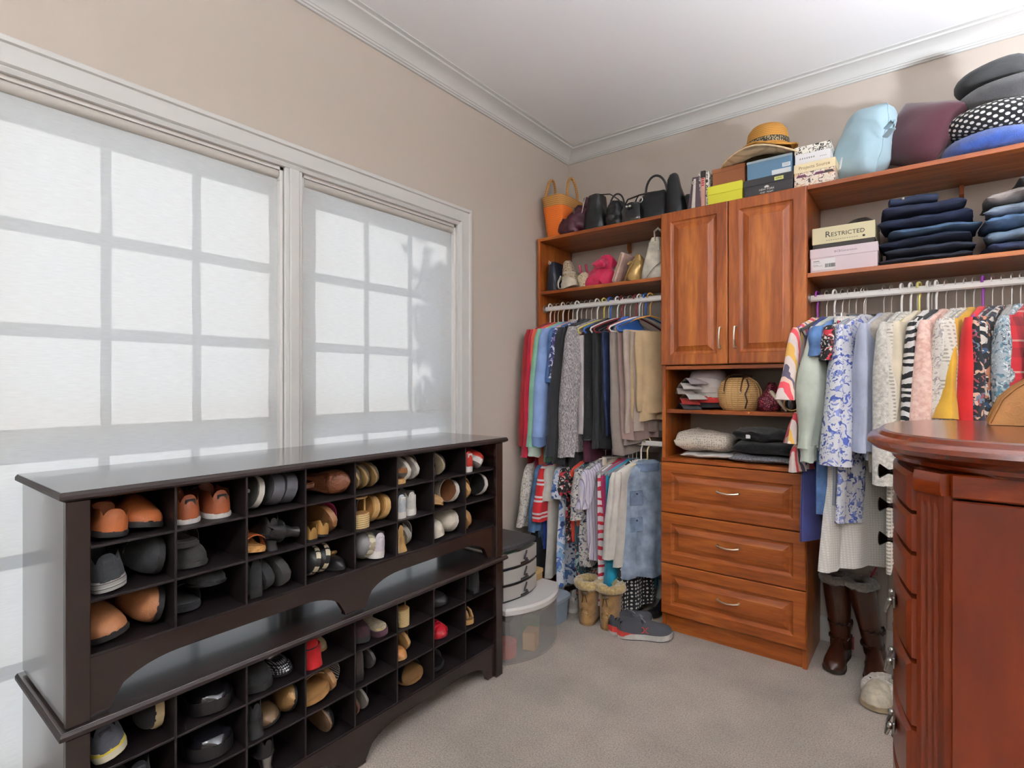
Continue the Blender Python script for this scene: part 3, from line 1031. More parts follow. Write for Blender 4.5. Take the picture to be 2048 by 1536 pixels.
S('U', 3, 0, .62, -52, 86, .012, 'flat', 'brown woven leather flat lying on its side in the fourth top cubby', leather('#6f4027', bump=.6, bscale=120), leather('#5a301c'), brn, L=.23)
S('U', 3, 0, .26, IN, 0, .06, 'slide', 'white strap slide behind the brown flat in the fourth top cubby', leather('#d9d6dc'), leather('#6a4a36'), brn, thk=.012, lift=.035)
for i, f in enumerate((.12, .42, .68)):
    S('U', 4, 0, f, OUT, -66 if i else -74, .012 + .006 * i, 'flat', ['tan-soled olive suede flat', 'olive suede flat leaning', 'olive brown suede flat with tan sole'][i] + [' at the left of the fifth top cubby', ' in the middle of the fifth top cubby', ' at the right of the fifth top cubby'][i], suede('#5d5140'), leather('#b3925f'), suede('#4e4436'), pt=.1)
S('U', 5, 0, .14, IN, 0, .012, 'sandal', 'stacked brown leather sandal at the left of the sixth top cubby', leather('#8a5a30'), gum, leather('#7a4d28'))
S('U', 5, 0, .48, OUT, -64, .012, 'sandal', 'olive sandal with white sole edge leaning in the sixth top cubby', suede('#4f4a3c'), rubber('#dcd8ce'), suede('#5b5546'), thk=.014)
S('U', 5, 0, .82, OUT, -66, .02, 'sandal', 'beige sandal with white sole edge at the right of the sixth top cubby', suede('#8b7f6b'), rubber('#e3dfd5'), suede('#9a8e78'), thk=.014)
S('U', 6, 0, .5, OUT, -70, .02, 'flat', 'black flat with thin cream piping in the seventh top cubby', suede('#26211f'), rubber('#b9a98c'), blk, L=.24)
S('U', 6, 0, .12, IN, 0, .05, 'flat', 'dark brown flat tucked behind the black flat in the seventh top cubby', suede('#3d2c24'), bsole, blk, L=.23)
red = leather('#c8382c')
S('U', 7, 0, .25, IN, 0, .012, 'sneaker', 'red and white sneaker, left of the pair in the last top cubby', red, rubber('#e8e4e0'), red, rubber('#e8e4e0'), W=.08)
S('U', 7, 0, .74, OUT, -40, .016, 'sneaker', 'red and white sneaker, tipped right one in the last top cubby', red, rubber('#e8e4e0'), red, rubber('#e8e4e0'), W=.08)
# ---- upper bench, middle row
gst = M('grey striped sole', None, rough=.7, pat=('stripe', 2, .012, [(0, '#8d8b87'), (.6, '#3a3a3c'), (.75, '#a5a29c')]))
S('U', 0, 1, .24, IN, -8, .012, 'sneaker', 'charcoal slip-on with grey striped sole in the left middle cubby', suede('#34363a'), gst, dgr, dgr, W=.095)
S('U', 0, 1, .83, OUT, 82, .02, 'loafer', 'black canvas shoe standing on its side in the left middle cubby', suede('#2c2d30'), bsole, dgr, rubber('#c5c2b6'), W=.09)
S('U', 1, 1, .36, OUT, 0, .03, 'slipper', 'black quilted slipper lying under its pair in the second middle cubby', suede('#33312f'), suede('#3b3936'), suede('#4a4843'), suede('#4a4843'), thk=.014)
S('U', 1, 1, .28, OUT, 0, .05, 'slide', 'black quilted slipper on top of its pair in the second middle cubby', suede('#33312f'), suede('#3b3936'), suede('#55524c'), thk=.014, lift=.05)
S('U', 2, 1, .18, OUT, -8, .012, 'wedge', 'cork wedge sandal with orange strap in the third middle cubby', leather('#cf6f3f'), cork, cork, leather('#cf6f3f'), heel=.05, L=.22)
S('U', 2, 1, .52, IN, 0, .02, 'pump', 'black high heel beside the cork wedge in the third middle cubby', blk, bsole, leather('#d8d5cf'), pt=.6, L=.23, heel=.045)
S('U', 2, 1, .84, IN, -70, .012, 'pump', 'black high heel with white lining on its side, third middle cubby', blk, bsole, leather('#e6e3de'), blk, pt=.5, L=.23, heel=.045)
gold = M('gold leather', '#b08a52', rough=.35, metal=.6)
S('U', 3, 1, .13, IN, 0, .012, 'flat', 'metallic gold flat, left one in the fourth middle cubby', gold, bsole, blk, pt=.2, L=.22, W=.07)
S('U', 3, 1, .44, IN, 8, .016, 'flat', 'metallic gold flat, right one in the fourth middle cubby', gold, bsole, blk, pt=.2, L=.22, W=.07)
S('U', 3, 1, .76, OUT, -72, .02, 'sandal', 'sandal with magenta ribbon and brown footbed, fourth middle cubby', cloth('#b01f5e'), leather('#9c6d45'), leather('#6b4430'), cloth('#b01f5e'))
S('U', 4, 1, .15, IN, 0, .012, 'wedge', 'tan espadrille wedge at the left of the fifth middle cubby', leather('#caa770'), rope, leather('#b98a56'), leather('#caa770'), heel=.03, L=.22)
S('U', 4, 1, .48, OUT, 66, .016, 'sandal', 'grey strap espadrille with caramel sole, middle of the fifth middle cubby', suede('#46464b'), gum, leather('#bb8a4c'), thk=.024)
S('U', 4, 1, .82, OUT, 66, .012, 'sandal', 'grey strap espadrille with caramel sole, right in the fifth middle cubby', suede('#46464b'), gum, leather('#bb8a4c'), thk=.024)
S('U', 5, 1, .2, IN, 0, .012, 'sneaker', 'white canvas sneaker heel out, left in the sixth middle cubby', leather('#c9d2d8'), rubber('#e6e2da'), dgr, rubber('#dcd8cf'), W=.075)
S('U', 5, 1, .55, IN, 0, .02, 'sneaker', 'white canvas sneaker heel out, right in the sixth middle cubby', leather('#d5d2ca'), rubber('#e6e2da'), dgr, rubber('#dcd8cf'), W=.075)
S('U', 6, 1, .28, OUT, -18, .012, 'mule', 'tan mule toe out in the seventh middle cubby', leather('#b08a5d'), gum, leather('#c39a67'), heel=.03, L=.22)
S('U', 6, 1, .76, OUT, 68, .014, 'slide', 'white quilted slide with brown footbed in the seventh middle cubby', leather('#e0dcd2', bump=.7, bscale=90), rubber('#e2ded5'), leather('#8a5a3c'), thk=.018)
S('U', 7, 1, .28, OUT, -66, .012, 'slide', 'tan slide sandal leaning in the last middle cubby', tan, gum, leather('#c29c69'), thk=.02)
S('U', 7, 1, .76, OUT, 66, .014, 'slide', 'black slide sandal with white edge in the last middle cubby', blk, rubber('#e2ded5'), leather('#2a2826'), thk=.018)
# ---- upper bench, bottom row
S('U', 0, 2, .24, OUT, 12, .012, 'loafer', 'brown leather moccasin toe out in the bottom left cubby', leather('#a8704a', rough=.6), bsole, dgr, leather('#8a5636'), W=.095, L=.23)
S('U', 0, 2, .78, OUT, 70, .02, 'loafer', 'brown leather moccasin on its side in the bottom left cubby', leather('#a8704a', rough=.6), bsole, dgr, leather('#8a5636'), W=.095)
S('U', 1, 2, .32, OUT, 0, .06, 'slide', 'black felt slipper at the bottom of the second bottom cubby', suede('#28282a'), suede('#2e2e30'), suede('#323234'), thk=.016)
S('U', 1, 2, .62, OUT, 0, .03, 'flat', 'black felt clog with white tag on the pile in the second bottom cubby', suede('#303134'), bsole, dgr, lift=.06, L=.24, W=.095)
S('U', 2, 2, .18, IN, 0, .012, 'bootie', 'black suede ankle shoe at the left of the third bottom cubby', suede('#222224'), bsole, dgr, heel=.02, L=.22)
S('U', 2, 2, .50, OUT, -70, .02, 'flip', 'black thick flip flop, left one in the third bottom cubby', blk, suede('#2f2f31'), suede('#29292b'), thk=.024)
S('U', 2, 2, .82, OUT, -70, .012, 'flip', 'black thick flip flop, right one in the third bottom cubby', blk, suede('#3b3a38'), suede('#29292b'), thk=.024)
stit = M('stitched sole', None, rough=.8, pat=('stripe', 1, .016, [(0, '#ddd4b8'), (.72, '#1a1919')]))
S('U', 3, 2, .13, OUT, 76, .012, 'flat', 'black flat with cream whip-stitched sole, left in the fourth bottom cubby', blk, stit, blk, thk=.016, L=.24)
S('U', 3, 2, .42, OUT, 76, .016, 'flat', 'black flat with cream whip-stitched sole, right in the fourth bottom cubby', blk, stit, blk, thk=.016, L=.24)
S('U', 3, 2, .82, OUT, 0, .012, 'flat', 'black pointed flat with a small gold stud in the fourth bottom cubby', blk, bsole, dgr, gold, L=.24, W=.07, pt=.6)
zig = M('zigzag sole', None, rough=.8, pat=('stripe', 1, .011, [(0, '#d5cdb6'), (.6, '#9f967f')], .03))
S('U', 4, 2, .17, OUT, 76, .012, 'sneaker', 'sneaker on its side showing a beige zigzag sole, fifth bottom cubby', leather('#8f8d8c'), zig, dgr, rubber('#dcd8cf'), W=.10)
wsn = leather('#dcd5dc')
s_ = shoe('sneaker', 'white sneaker with small gold badge on the heel, fifth bottom cubby', wsn, rubber('#e4dfd8'), leather('#b8aeb4'), wsn, W=.088)
MB().ball((.032, -.36 * .245, .058), (.003, .007, .007), 8, 6).build('badge', gold, s_)
SH.append(cell(s_, 'U', 4, 2, .66, IN, 6, 0, .012))
S('U', 5, 2, .16, IN, 0, .012, 'pump', 'tan leather heel at the left of the sixth bottom cubby', leather('#c09a64'), tan, tan, leather('#b8935c'), heel=.045, L=.22, hwid=1.8)
S('U', 5, 2, .56, OUT, -60, .03, 'slide', 'grey slide with braided strap leaning in the sixth bottom cubby', knit('#b2aca0'), rubber('#9a968d'), suede('#8a877f'), thk=.02)
S('U', 6, 2, .3, OUT, 14, .012, 'sneaker', 'off-white canvas shoe toe out, lower one in the seventh bottom cubby', cloth('#d9d0c0'), rubber('#e0d8c8'), dgr, cloth('#d9d0c0'), W=.078, L=.22)
S('U', 6, 2, .74, OUT, 58, .02, 'sneaker', 'off-white canvas shoe on its side in the seventh bottom cubby', cloth('#d4cbbb'), rubber('#e0d8c8'), dgr, cloth('#d9d0c0'), W=.078)
S('U', 7, 2, .62, OUT, -62, .012, 'bootie', 'tan rolled-cuff ankle shoe in the last bottom cubby', leather('#b08a5f'), tan, leather('#6c4d34'), heel=.03, L=.22)
S('U', 7, 2, .2, OUT, 0, .03, 'sandal', 'cream strappy sandal behind the tan ankle shoe, last bottom cubby', leather('#d8c8ae'), gum, leather('#cdb894'), L=.22, W=.07)
# ---- lower bench, top row
ysl = M('yellow black sole', None, rough=.7, pat=('stripe', 2, .03, [(0, '#cfc9b0'), (.55, '#d6c64c'), (.8, '#bdb48d')]))
S('L', 0, 0, .24, IN, -14, .012, 'sneaker', 'dark grey sneaker with yellow-edged sole, lower bench first cubby', suede('#4c4e55'), ysl, dgr, suede('#3a3a40'), W=.095)
S('L', 0, 0, .80, OUT, 86, .03, 'flat', 'black flat on edge showing its beige sole, lower bench first cubby', suede('#232224'), rubber('#cbb78c'), blk, thk=.02)
S('L', 1, 0, .62, OUT, 0, .012, 'loafer', 'glossy black rubber clog toe out in the top row of the lower bench', patent('#141317'), leather('#232122', rough=.4), dgr, patent('#141317'), thk=.034, W=.12, L=.25)
S('L', 2, 0, .28, OUT, 0, .012, 'slipper', 'black velvet slipper in the third cubby of the lower bench', suede('#1a191a'), bsole, blk, suede('#1a191a'), W=.10)
glit = M('silver glitter', None, rough=.35, metal=.5, pat=('dots', .006, .4, '#2a2b2d', '#e6e6e8', False))
S('L', 2, 0, .84, OUT, 10, .03, 'flat', 'silver studded flat beside the black slipper, lower bench', glit, bsole, blk, metalm('#c9c9c9'), W=.07, L=.23)
rsu = suede('#b5191c')
S('L', 3, 0, .22, IN, 0, .012, 'pump', 'red suede block heel shoe in the fourth cubby of the lower bench', rsu, bsole, leather('#b04a2c'), rsu, heel=.06, W=.11, hwid=2.3)
S('L', 3, 0, .62, OUT, 0, .08, 'flat', 'beige flat with bow behind the red heel in the lower bench', leather('#cdb890'), gum, tan, leather('#d8c7a2'), W=.075, L=.2)
bur = suede('#3c2128')
S('L', 4, 0, .30, OUT, -6, .012, 'slipper', 'burgundy slipper with cream fur trim, left of the pair in the lower bench', bur, bsole, fur('#d9c08f'), fur('#dcc596'))
S('L', 4, 0, .80, IN, -6, .012, 'slipper', 'burgundy slipper turned heel out, right of the pair in the lower bench', bur, suede('#4a2a35'), fur('#cbb283'), fur('#dcc596'), W=.08)
S('L', 5, 0, .30, IN, 0, .012, 'wedge', 'woven rope wedge with ankle buckle in the sixth cubby of the lower bench', leather('#a98b5c'), rope, tan, leather('#a98b5c'), heel=.065, W=.09)
S('L', 6, 0, .45, OUT, 10, .02, 'flat', 'black shoe with a silver ring in the seventh cubby of the lower bench', leather('#262528'), bsole, blk, metalm('#c9c9c9'), W=.09)
bt = shoe('bootie', 'black fringed ankle boot in the last cubby of the lower bench', suede('#1f1e1f'), bsole, dgr, heel=.02, L=.23)
fg = MB()
for i in range(26):
    a = 2 * PI * i / 26
    x, y = .036 * math.cos(a), -.06 + .045 * math.sin(a)
    fg.tube([(x, y, .115), (x * 1.12, y * 1.0 - .004, .07), (x * 1.16 + random.uniform(-.003, .003), y, .03)], .0022, 4)
fg.build('fringe', suede('#1f1e1f'), bt)
SH.append(cell(bt, 'L', 7, 0, .5, IN, 0, 0, .012))
# ---- lower bench, middle row
S('L', 0, 1, .62, IN, 0, .02, 'sneaker', 'black slip-on shoe in the left middle cubby of the lower bench', suede('#222226'), bsole, dgr, dgr)
S('L', 1, 1, .62, OUT, 0, .012, 'loafer', 'glossy black rubber clog one row below the other clog', patent('#141317'), leather('#232122', rough=.4), dgr, patent('#141317'), thk=.034, W=.12, L=.25)
S('L', 2, 1, .14, IN, 0, .012, 'pump', 'black heel stacked at the left of the bronze shoes, lower bench', leather('#26262a'), bsole, dgr, heel=.045, W=.085, hwid=1.5)
brz = M('bronze leather', '#5f4a34', rough=.4, metal=.35, bump=.2)
S('L', 2, 1, .48, OUT, 20, .012, 'flat', 'bronze flat toe out in the third middle cubby of the lower bench', brz, bsole, blk, L=.23, W=.08)
S('L', 2, 1, .84, OUT, 62, .014, 'flat', 'bronze flat tipped on its side in the third middle cubby of the lower bench', M('bronze leather light', '#8a6a42', rough=.38, metal=.4, bump=.2), bsole, blk, L=.23, W=.08)
wv = M('woven straw', None, rough=.85, pat=('dots', .009, .55, '#6d5639', '#b2946a', False, .5), bump=.8, bscale=160)
S('L', 3, 1, .30, OUT, 16, .006, 'slide', 'woven straw mule toe out in the fourth middle cubby of the lower bench', wv, tan, tan, thk=.016, W=.115)
S('L', 3, 1, .74, OUT, -70, .02, 'slide', 'brown footbed slide with black striped strap, lower bench fourth cubby', M('striped strap', None, rough=.7, pat=('stripe', 0, .006, [(0, '#d8d2d0'), (.5, '#2a2326')])), leather('#b58a5c'), leather('#8f5b34'), thk=.014)
S('L', 4, 1, .2, IN, 0, .02, 'bootie', 'dark brown suede shoe in the fifth middle cubby of the lower bench', suede('#3a302b'), bsole, dgr, heel=.02, L=.22)
S('L', 4, 1, .68, OUT, -66, .03, 'sandal', 'black strappy sandal with silver edge in the fifth middle cubby of the lower bench', blk, rubber('#4b4846'), blk, metalm('#a9a9a9'), W=.075, thk=.01)
S('L', 5, 1, .16, OUT, 0, .012, 'flat', 'caramel flat toe out in the sixth middle cubby of the lower bench', leather('#c08149'), gum, tan, W=.075, L=.21)
S('L', 5, 1, .56, OUT, -58, .03, 'sandal', 'tan ankle-loop sandal leaning in the sixth middle cubby of the lower bench', leather('#a07748'), gum, leather('#3a2a1e'), W=.075, thk=.012)
rc = shoe('flat', 'bright red cut-out leather sandal in the seventh middle cubby of the lower bench', leather('#c61f2e'), leather('#a5222c'), leather('#c61f2e'), W=.085)
for t_ in (.7, .76, .82, .88):
    strap(MB(), .245, .088, t_, .008, .044 - (t_ - .7) * .07, .006).build('strap', leather('#d8283a'), rc)
SH.append(cell(rc, 'L', 6, 1, .42, OUT, 8, 0, .012))
ts = shoe('sandal', 'tan sandal with hanging tassels in the last middle cubby of the lower bench', leather('#96703f'), gum, leather('#8a6438'), W=.07, L=.22)
for q in (-1, 0, 1):
    MB().tube([(q * .02, .06, .06), (q * .024, .075, .045), (q * .026, .082, .018)], [.003, .006, .009], 7).build('tassel', leather('#a07b48'), ts)
SH.append(cell(ts, 'L', 7, 1, .3, OUT, 0, 0, .012))
# ---- lower bench, bottom row
S('L', 2, 2, .4, IN, 0, .012, 'pump', 'black heel in the third bottom cubby of the lower bench', blk, bsole, dgr, metalm('#a9a9a9'), heel=.05, L=.23)
S('L', 3, 2, .62, OUT, -76, .012, 'flat', 'slim flat showing its brown sole, lower bench fourth bottom cubby', blk, leather('#7d6248'), leather('#54423a'), W=.07, L=.22, thk=.006)
S('L', 4, 2, .1, OUT, -70, .012, 'sandal', 'small dark sandal at the left of the fifth bottom cubby, lower bench', blk, leather('#6b4a3c'), leather('#4b342b'), W=.07, L=.21, thk=.008)
S('L', 4, 2, .46, OUT, -70, .02, 'sandal', 'small black sandal with grey sole edge, fifth bottom cubby of the lower bench', blk, rubber('#8d877d'), leather('#352b27'), W=.07, L=.21, thk=.008)
S('L', 5, 2, .66, OUT, 24, .012, 'slide', 'wide black leather mule over a tan footbed, lower bench sixth bottom cubby', leather('#232326'), leather('#9a7248'), leather('#9a7248'), thk=.012, W=.1)
S('L', 6, 2, .3, OUT, 16, .012, 'slide', 'black braided slide in the seventh bottom cubby of the lower bench', knit('#2b2b2d'), bsole, blk, thk=.012, W=.09)
# ---------------------------------------------------------------- hangers and garments
DROP = -.034        # how far the shoulders hang below a short hook
def hook_path(z_end):
    p = []
    for i in range(13):
        a = rad(-20 + 200 * i / 12)
        p.append((0, -.018 * math.cos(a), -.004 + .018 * math.sin(a) - .0))
    p = [(x, y, z + .0015) for (x, y, z) in p]
    return p + [(0, .016, -.022), (0, .004, -.040), (0, 0, -.052), (0, 0, z_end + DROP)]
def sh_z(y, drop=.062, top=-.072):
    k = min(1, abs(y) / .205)
    return top - drop * (k ** 1.35)
HPROTO = {}
def hanger(kind, col, label, x, z, yaw, y=None, group=None):
    key = (kind, col)
    if key not in HPROTO:
        h = T('clothes_hanger', label, 'hanger')
        if kind == 'tube':
            m = plastic(col)
            MB().tube(hook_path(-.072), .0042, 8).build('hook', m, h)
            pts = [(0, y_, sh_z(y_)) for y_ in [-.205 + .41 * i / 20 for i in range(21)]]
            b = MB().tube(pts + [(0, .212, -.146), (0, .200, -.158)] + [(0, .200 - .4 * i / 8, -.160) for i in range(1, 8)] + [(0, -.200, -.158), (0, -.212, -.146)], .0045, 8, closed=True)
            b.build('frame', m, h, loc=(0, 0, DROP))
        elif kind == 'wire':
            m = metalm(col, rough=.4)
            MB().tube(hook_path(-.074), .0019, 6).build('hook', m, h)
            b = MB().tube([(0, -.20, -.150), (0, 0, -.072), (0, .20, -.150), (0, .19, -.158), (0, 0, -.160), (0, -.19, -.158)], .0015, 6, closed=True)
            b.build('frame', m, h, loc=(0, 0, DROP))
        elif kind == 'velvet':
            MB().tube(hook_path(-.074), .0022, 6).build('hook', metalm('#e0ddd8'), h)
            m = M('hanger velvet ' + col, col, rough=.9, sheen=.3)
            rings = [[(sx * .003, y_, sh_z(y_) + dz) for (sx, dz) in ((-1, .006), (1, .006), (1, -.008), (-1, -.008))] for y_ in [-.21 + .42 * i / 20 for i in range(21)]]
            MB().loft(rings).build('frame', m, h, loc=(0, 0, DROP))
            MB().tube([(0, -.2, -.140), (0, -.18, -.158), (0, .18, -.158), (0, .2, -.140)], .003, 6).build('trouser_bar', m, h, loc=(0, 0, DROP))
        else:                                   # clip hanger
            MB().tube(hook_path(-.062), .0018, 6).build('hook', metalm('#e0ddd8'), h)
            m = metalm(col, rough=.35) if col.startswith('#c') else plastic(col)
            MB().tube([(0, -.15, -.066), (0, .15, -.066)], .003, 8).build('frame', m, h, loc=(0, 0, DROP))
            for q in (-1, 1):
                MB().box(-.007, .007, q * .11 - .014, q * .11 + .014, -.105, -.06, .003).build('clip', m, h, loc=(0, 0, DROP))
        HPROTO[key] = h
    else:
        h = copy_tree(HPROTO[key])
    tag(h, label, 'hanger', group or 'clothes hangers on the closet rods')
    h.location = (x, RODY if y is None else y, z)
    h.rotation_euler = (0, 0, rad(yaw))
    return h

def drape(rings, name, mat, parent, seed, fold=.010, kf=5., n=34, top_fold=.25, e=2.4, sway=.012, hem=.012):
    """rings: (z, half width in y, half thickness in x, y centre, x centre) from the top down"""
    r_ = random.Random(seed)
    ph = [r_.uniform(0, 6.28) for _ in range(6)]
    kk = [kf * r_.uniform(.8, 1.25), kf * 2.1 * r_.uniform(.8, 1.2)]
    out = []
    z0, z1 = rings[0][0], rings[-1][0]
    for (z, hw, th, yc, xc) in rings:
        s = (z0 - z) / max(1e-6, z0 - z1)
        amp = fold * (top_fold + (1 - top_fold) * s)
        ring = []
        for k in range(n):
            a = 2 * PI * k / n
            c, q = math.cos(a), math.sin(a)
            u = math.copysign(abs(q) ** (2 / e), q)          # -1..1 across the width
            x = th * math.copysign(abs(c) ** (2 / e), c)
            w = math.sin(kk[0] * u * 2 + ph[0] + s * .9) + .5 * math.sin(kk[1] * u * 2 + ph[1] - s * 1.4)
            x += amp * w + sway * s * s * math.sin(ph[2])
            y = yc + hw * u * (1 + .04 * s * math.sin(ph[3] + 3 * s)) + .006 * math.sin(9 * s + ph[4]) * s
            zz = z - hem * s * s * (.5 + .5 * math.sin(u * 4 + ph[5]))
            ring.append((xc + x, y, zz))
        out.append(ring)
    return MB().loft(out).build(name, mat, parent, sharp=70)

def prof_top(L, hw, th, flare, z0=-.078, sw=.205):
    """body of a top on a hanger: sloping shoulders then a straight or flared body"""
    R = [(z0 + .010, .045, .010, 0, 0), (z0 - .004, .075, .013, 0, 0), (z0 - .020, sw * .62, .016, 0, 0), (z0 - .042, sw * .86, .018, 0, 0), (z0 - .070, sw, .020, 0, 0)]
    for i in range(1, 15):
        s = i / 14
        R.append((z0 - .07 - (L - .07) * s, (sw + (hw - sw) * min(1, s * 2.5)) * (1 + flare * s), th * (.7 + .3 * s), 0, 0))
    return R
def sleeve(parent, mat, q, L, r0, r1, seed, out=.05, name='sleeve', thick=.62, z0=-.142, y0=.178, puff=0., cuff=None, flare_end=0.):
    R = []
    n = 13
    for i in range(n + 1):
        s = i / n
        rr = r0 + (r1 - r0) * s + puff * math.sin(PI * min(1, s * 1.02)) ** 2 * (s > .0)
        if flare_end and s > .72: rr += flare_end * (s - .72) / .28
        if i == 0: rr *= .8
        R.append((z0 + .02 - L * s, rr, rr * thick * (.55 + .45 * min(1, s * 3)), q * (y0 + out * s ** .8), 0))
    o = drape(R, name, mat, parent, seed, fold=.008, kf=2.0, n=26, top_fold=.4, sway=.008, hem=.006)
    if cuff:
        zz, rr, yy = R[-1][0], r1, R[-1][3]
        drape([(zz + .012, rr * .95, rr * thick * .9, yy, 0), (zz - .03, rr * .86, rr * thick * .85, yy, 0), (zz - .05, rr * .9, rr * thick * .85, yy, 0)], 'cuff', cuff, o, seed, fold=.002, n=20, sway=0)
    return o

def garment(kind, label, mat, x, z, L, seed, yaw=0, hang=('velvet', '#8d8f92'), short=None, hw=.20, th=.017, flare=.0, sl=0., acc=None,
            cat='clothing', name='garment', group=None, fold=.012, kf=5., sw=.205, collar=None, cuff=None, r0=.058, r1=.042, puff=0., flare_end=0., out=.05, extra=None, yx=0.):
    if z != RODR:
        k_ = max(0, (x + 1.82) / .65)
        yaw = -(2 + 19 * k_) - yx
    else:
        yaw = min(-abs(yaw), -13 - (seed % 3) * 3)
    g = T(name, label, cat, (x, RODY, z + DROP), (0, 0, rad(yaw)), group=group)
    if kind == 'top':
        drape(prof_top(L, hw, th, flare, sw=sw), 'body', mat, g, seed, fold, kf)
        if sl:
            for q in (-1, 1):
                sleeve(g, acc or mat, q, sl, r0, r1, seed + q + 5, puff=puff, cuff=cuff, flare_end=flare_end, out=out, y0=sw - .027)
        if collar:
            c = MB()
            c.loft([[(r * .55 * math.cos(a), r * math.sin(a), zz) for a in [2 * PI * i / 20 for i in range(20)]] for (r, zz) in ((.062, -.098), (.066, -.082), (.058, -.062), (.066, -.070), (.074, -.092))], cap0=False, cap1=False)
            c.build('collar', collar, g, sharp=60)
        if extra == 'buttons':
            for i in range(6):
                MB().lathe([(.005, 0), (.005, .003)], 10, (th + fold * .6, -.01, -.16 - i * .07), 'x').build('button', plastic('#e6e2d8'), g)
        if extra == 'pocket':
            MB().box(th + .0, th + fold + .004, -.11, -.03, -.28, -.19, .002).build('pocket', mat, g)
    elif kind == 'skirt':
        R = []
        for i in range(16):
            s = i / 15
            R.append((-.090 - L * s, hw * (.72 + (.28 + flare) * s), th * (.6 + .5 * s), 0, 0))
        drape(R, 'body', mat, g, seed, fold, kf)
        drape([(-.078, hw * .72, th * .62, 0, 0), (-.094, hw * .725, th * .66, 0, 0), (-.112, hw * .735, th * .7, 0, 0)], 'waistband', acc or mat, g, seed, fold * .2, kf, sway=0)
    else:                                       # trousers folded over the hanger bar
        R = [(-.150, hw * .93, .004, 0, 0), (-.156, hw, .011, 0, 0), (-.175, hw, .015, 0, 0)]
        for i in range(1, 13):
            s = i / 12
            R.append((-.175 - (L - .175) * s, hw * (1 - .12 * s), th * (.75 + .35 * s), 0, 0))
        drape(R, 'leg_fold', mat, g, seed, fold, kf, top_fold=.35, e=3.2)
        R2 = [(-.160, hw * .8, .006, .01, th * .9)] + [(-.175 - (L * .93 - .175) * i / 10, hw * (.86 - .1 * i / 10), th * .55, .012, th * 1.0) for i in range(1, 11)]
        drape(R2, 'leg_fold', mat, g, seed + 9, fold * .7, kf, top_fold=.4, e=3.)
        if acc:
            MB().box(-th * 1.1, th * 1.1, -hw * 1.02, -hw * .93, -.19 - L * .6, -.17, .003).build('side_stripe', acc, g)
    if hang:
        hanger(hang[0], hang[1], hang[2] if len(hang) > 2 else '%s hanger holding the %s' % (HN.get(hang, 'slim'), short or label), x, z, yaw)
    return g
HN = {('velvet', '#8d8f92'): 'slim grey', ('velvet', '#232124'): 'slim black', ('tube', '#e9e7e2'): 'white tube', ('tube', '#2f62b5'): 'blue tube', ('tube', '#7a2026'): 'dark red tube',
      ('tube', '#7a2a86'): 'purple tube', ('tube', '#c99a4b'): 'honey coloured tube', ('tube', '#cfc06a'): 'pale yellow tube', ('wire', '#c9c6c0'): 'thin wire', ('clip', '#e4dccb'): 'cream clip',
      ('clip', '#c4c2be'): 'steel clip', ('tube', '#d6c79a'): 'cream tube'}
WT_, BL_, DR_, WI_, VE_, VB_ = ('tube', '#e9e7e2'), ('tube', '#2f62b5'), ('tube', '#7a2026'), ('wire', '#c9c6c0'), ('velvet', '#8d8f92'), ('velvet', '#232124')
G1, G2, G3 = 'clothes on the upper left rod', 'clothes on the lower left rod', 'clothes on the right rod'
heather = pm('heather grey', ('noise', 260, [(.35, '#55515a'), (.55, '#9c9696'), (.7, '#c9c3bf')], False, (1, 1, .35)), rough=.95)
toile = pm('blue toile', ('floral', 34, '#e4e5ea', ['#4356a0', '#7f8cc4']))
palm = pm('palm print', ('floral', 16, '#d9dde6', ['#4a6aa8', '#7fa3c8', '#2d4173']))
dfl = pm('dark floral', ('floral', 26, '#15171c', ['#c9a08a', '#5f6f80', '#8a3b45']))
dfl2 = pm('dark botanical', ('floral', 19, '#17191d', ['#d8cfc4', '#2f4a68', '#c07a5a']))
bfl = pm('blue floral', ('floral', 40, '#28345e', ['#c9d0e4', '#7d6aa5']))
paisley = pm('navy paisley', ('floral', 46, '#b9b3ab', ['#2c3854', '#6d7480']))
ikat = pm('red ikat stripe', ('stripe', 2, .045, [(0, '#e6dede'), (.55, '#c2283e'), (.9, '#e6dede')], .05))
lavs = pm('lavender stripe', ('stripe', 1, .018, [(0, '#c9c4d6'), (.5, '#8f87a8'), (.7, '#dcd6d6')], .01))
jersey = pm('jersey stripe', ('stripe', 2, .09, [(0, '#c4232b'), (.5, '#e8e6e4'), (.62, '#c4232b'), (.74, '#e8e6e4'), (.86, '#c4232b')]))
pdot = pm('black white dots', ('dots', .020, .30, '#17171a', '#e8e4da', True, .25))
rstr = pm('coral stripe', ('stripe', 1, .075, [(0, '#e8d6d0'), (.22, '#d8505a'), (.42, '#eec9b6'), (.55, '#5b5566'), (.66, '#ead9d2'), (.85, '#e8b65e')], .03))
zebra = pm('zebra', ('stripe', 2, .032, [(0, '#e6e2df'), (.5, '#17161a')], .06))
blush = pm('blush lace', ('noise', 60, [(.35, '#d9aa9c'), (.6, '#efcfc2')]), bump=.8, bscale=90)
plaid = pm('red plaid', ('plaid', .09, '#a81e27', '#e3c7b4', '#6d1119'))
wfl = pm('white floral lace', ('floral', 60, '#e6e1d8', ['#cfc3b4', '#a59a9c']), bump=.6, bscale=120)
aqua = pm('aqua print', ('floral', 44, '#aab3b8', ['#5c7f90', '#dfe6e4', '#4a5560']))
tealp = pm('teal palm', ('floral', 22, '#1f3c44', ['#8fb0b0', '#c9604c']))
bwr = pm('black red floral', ('floral', 36, '#1a1718', ['#b5303c', '#d8d2cb']))
crochet = pm('crochet', ('dots', .014, .28, '#e2dcd0', '#a79f92', True, .1), bump=.8, bscale=140)
waffle = pm('waffle weave', ('dots', .010, .30, '#dedad2', '#eeebe5', True), bump=.6, bscale=160)

def P(x): return x
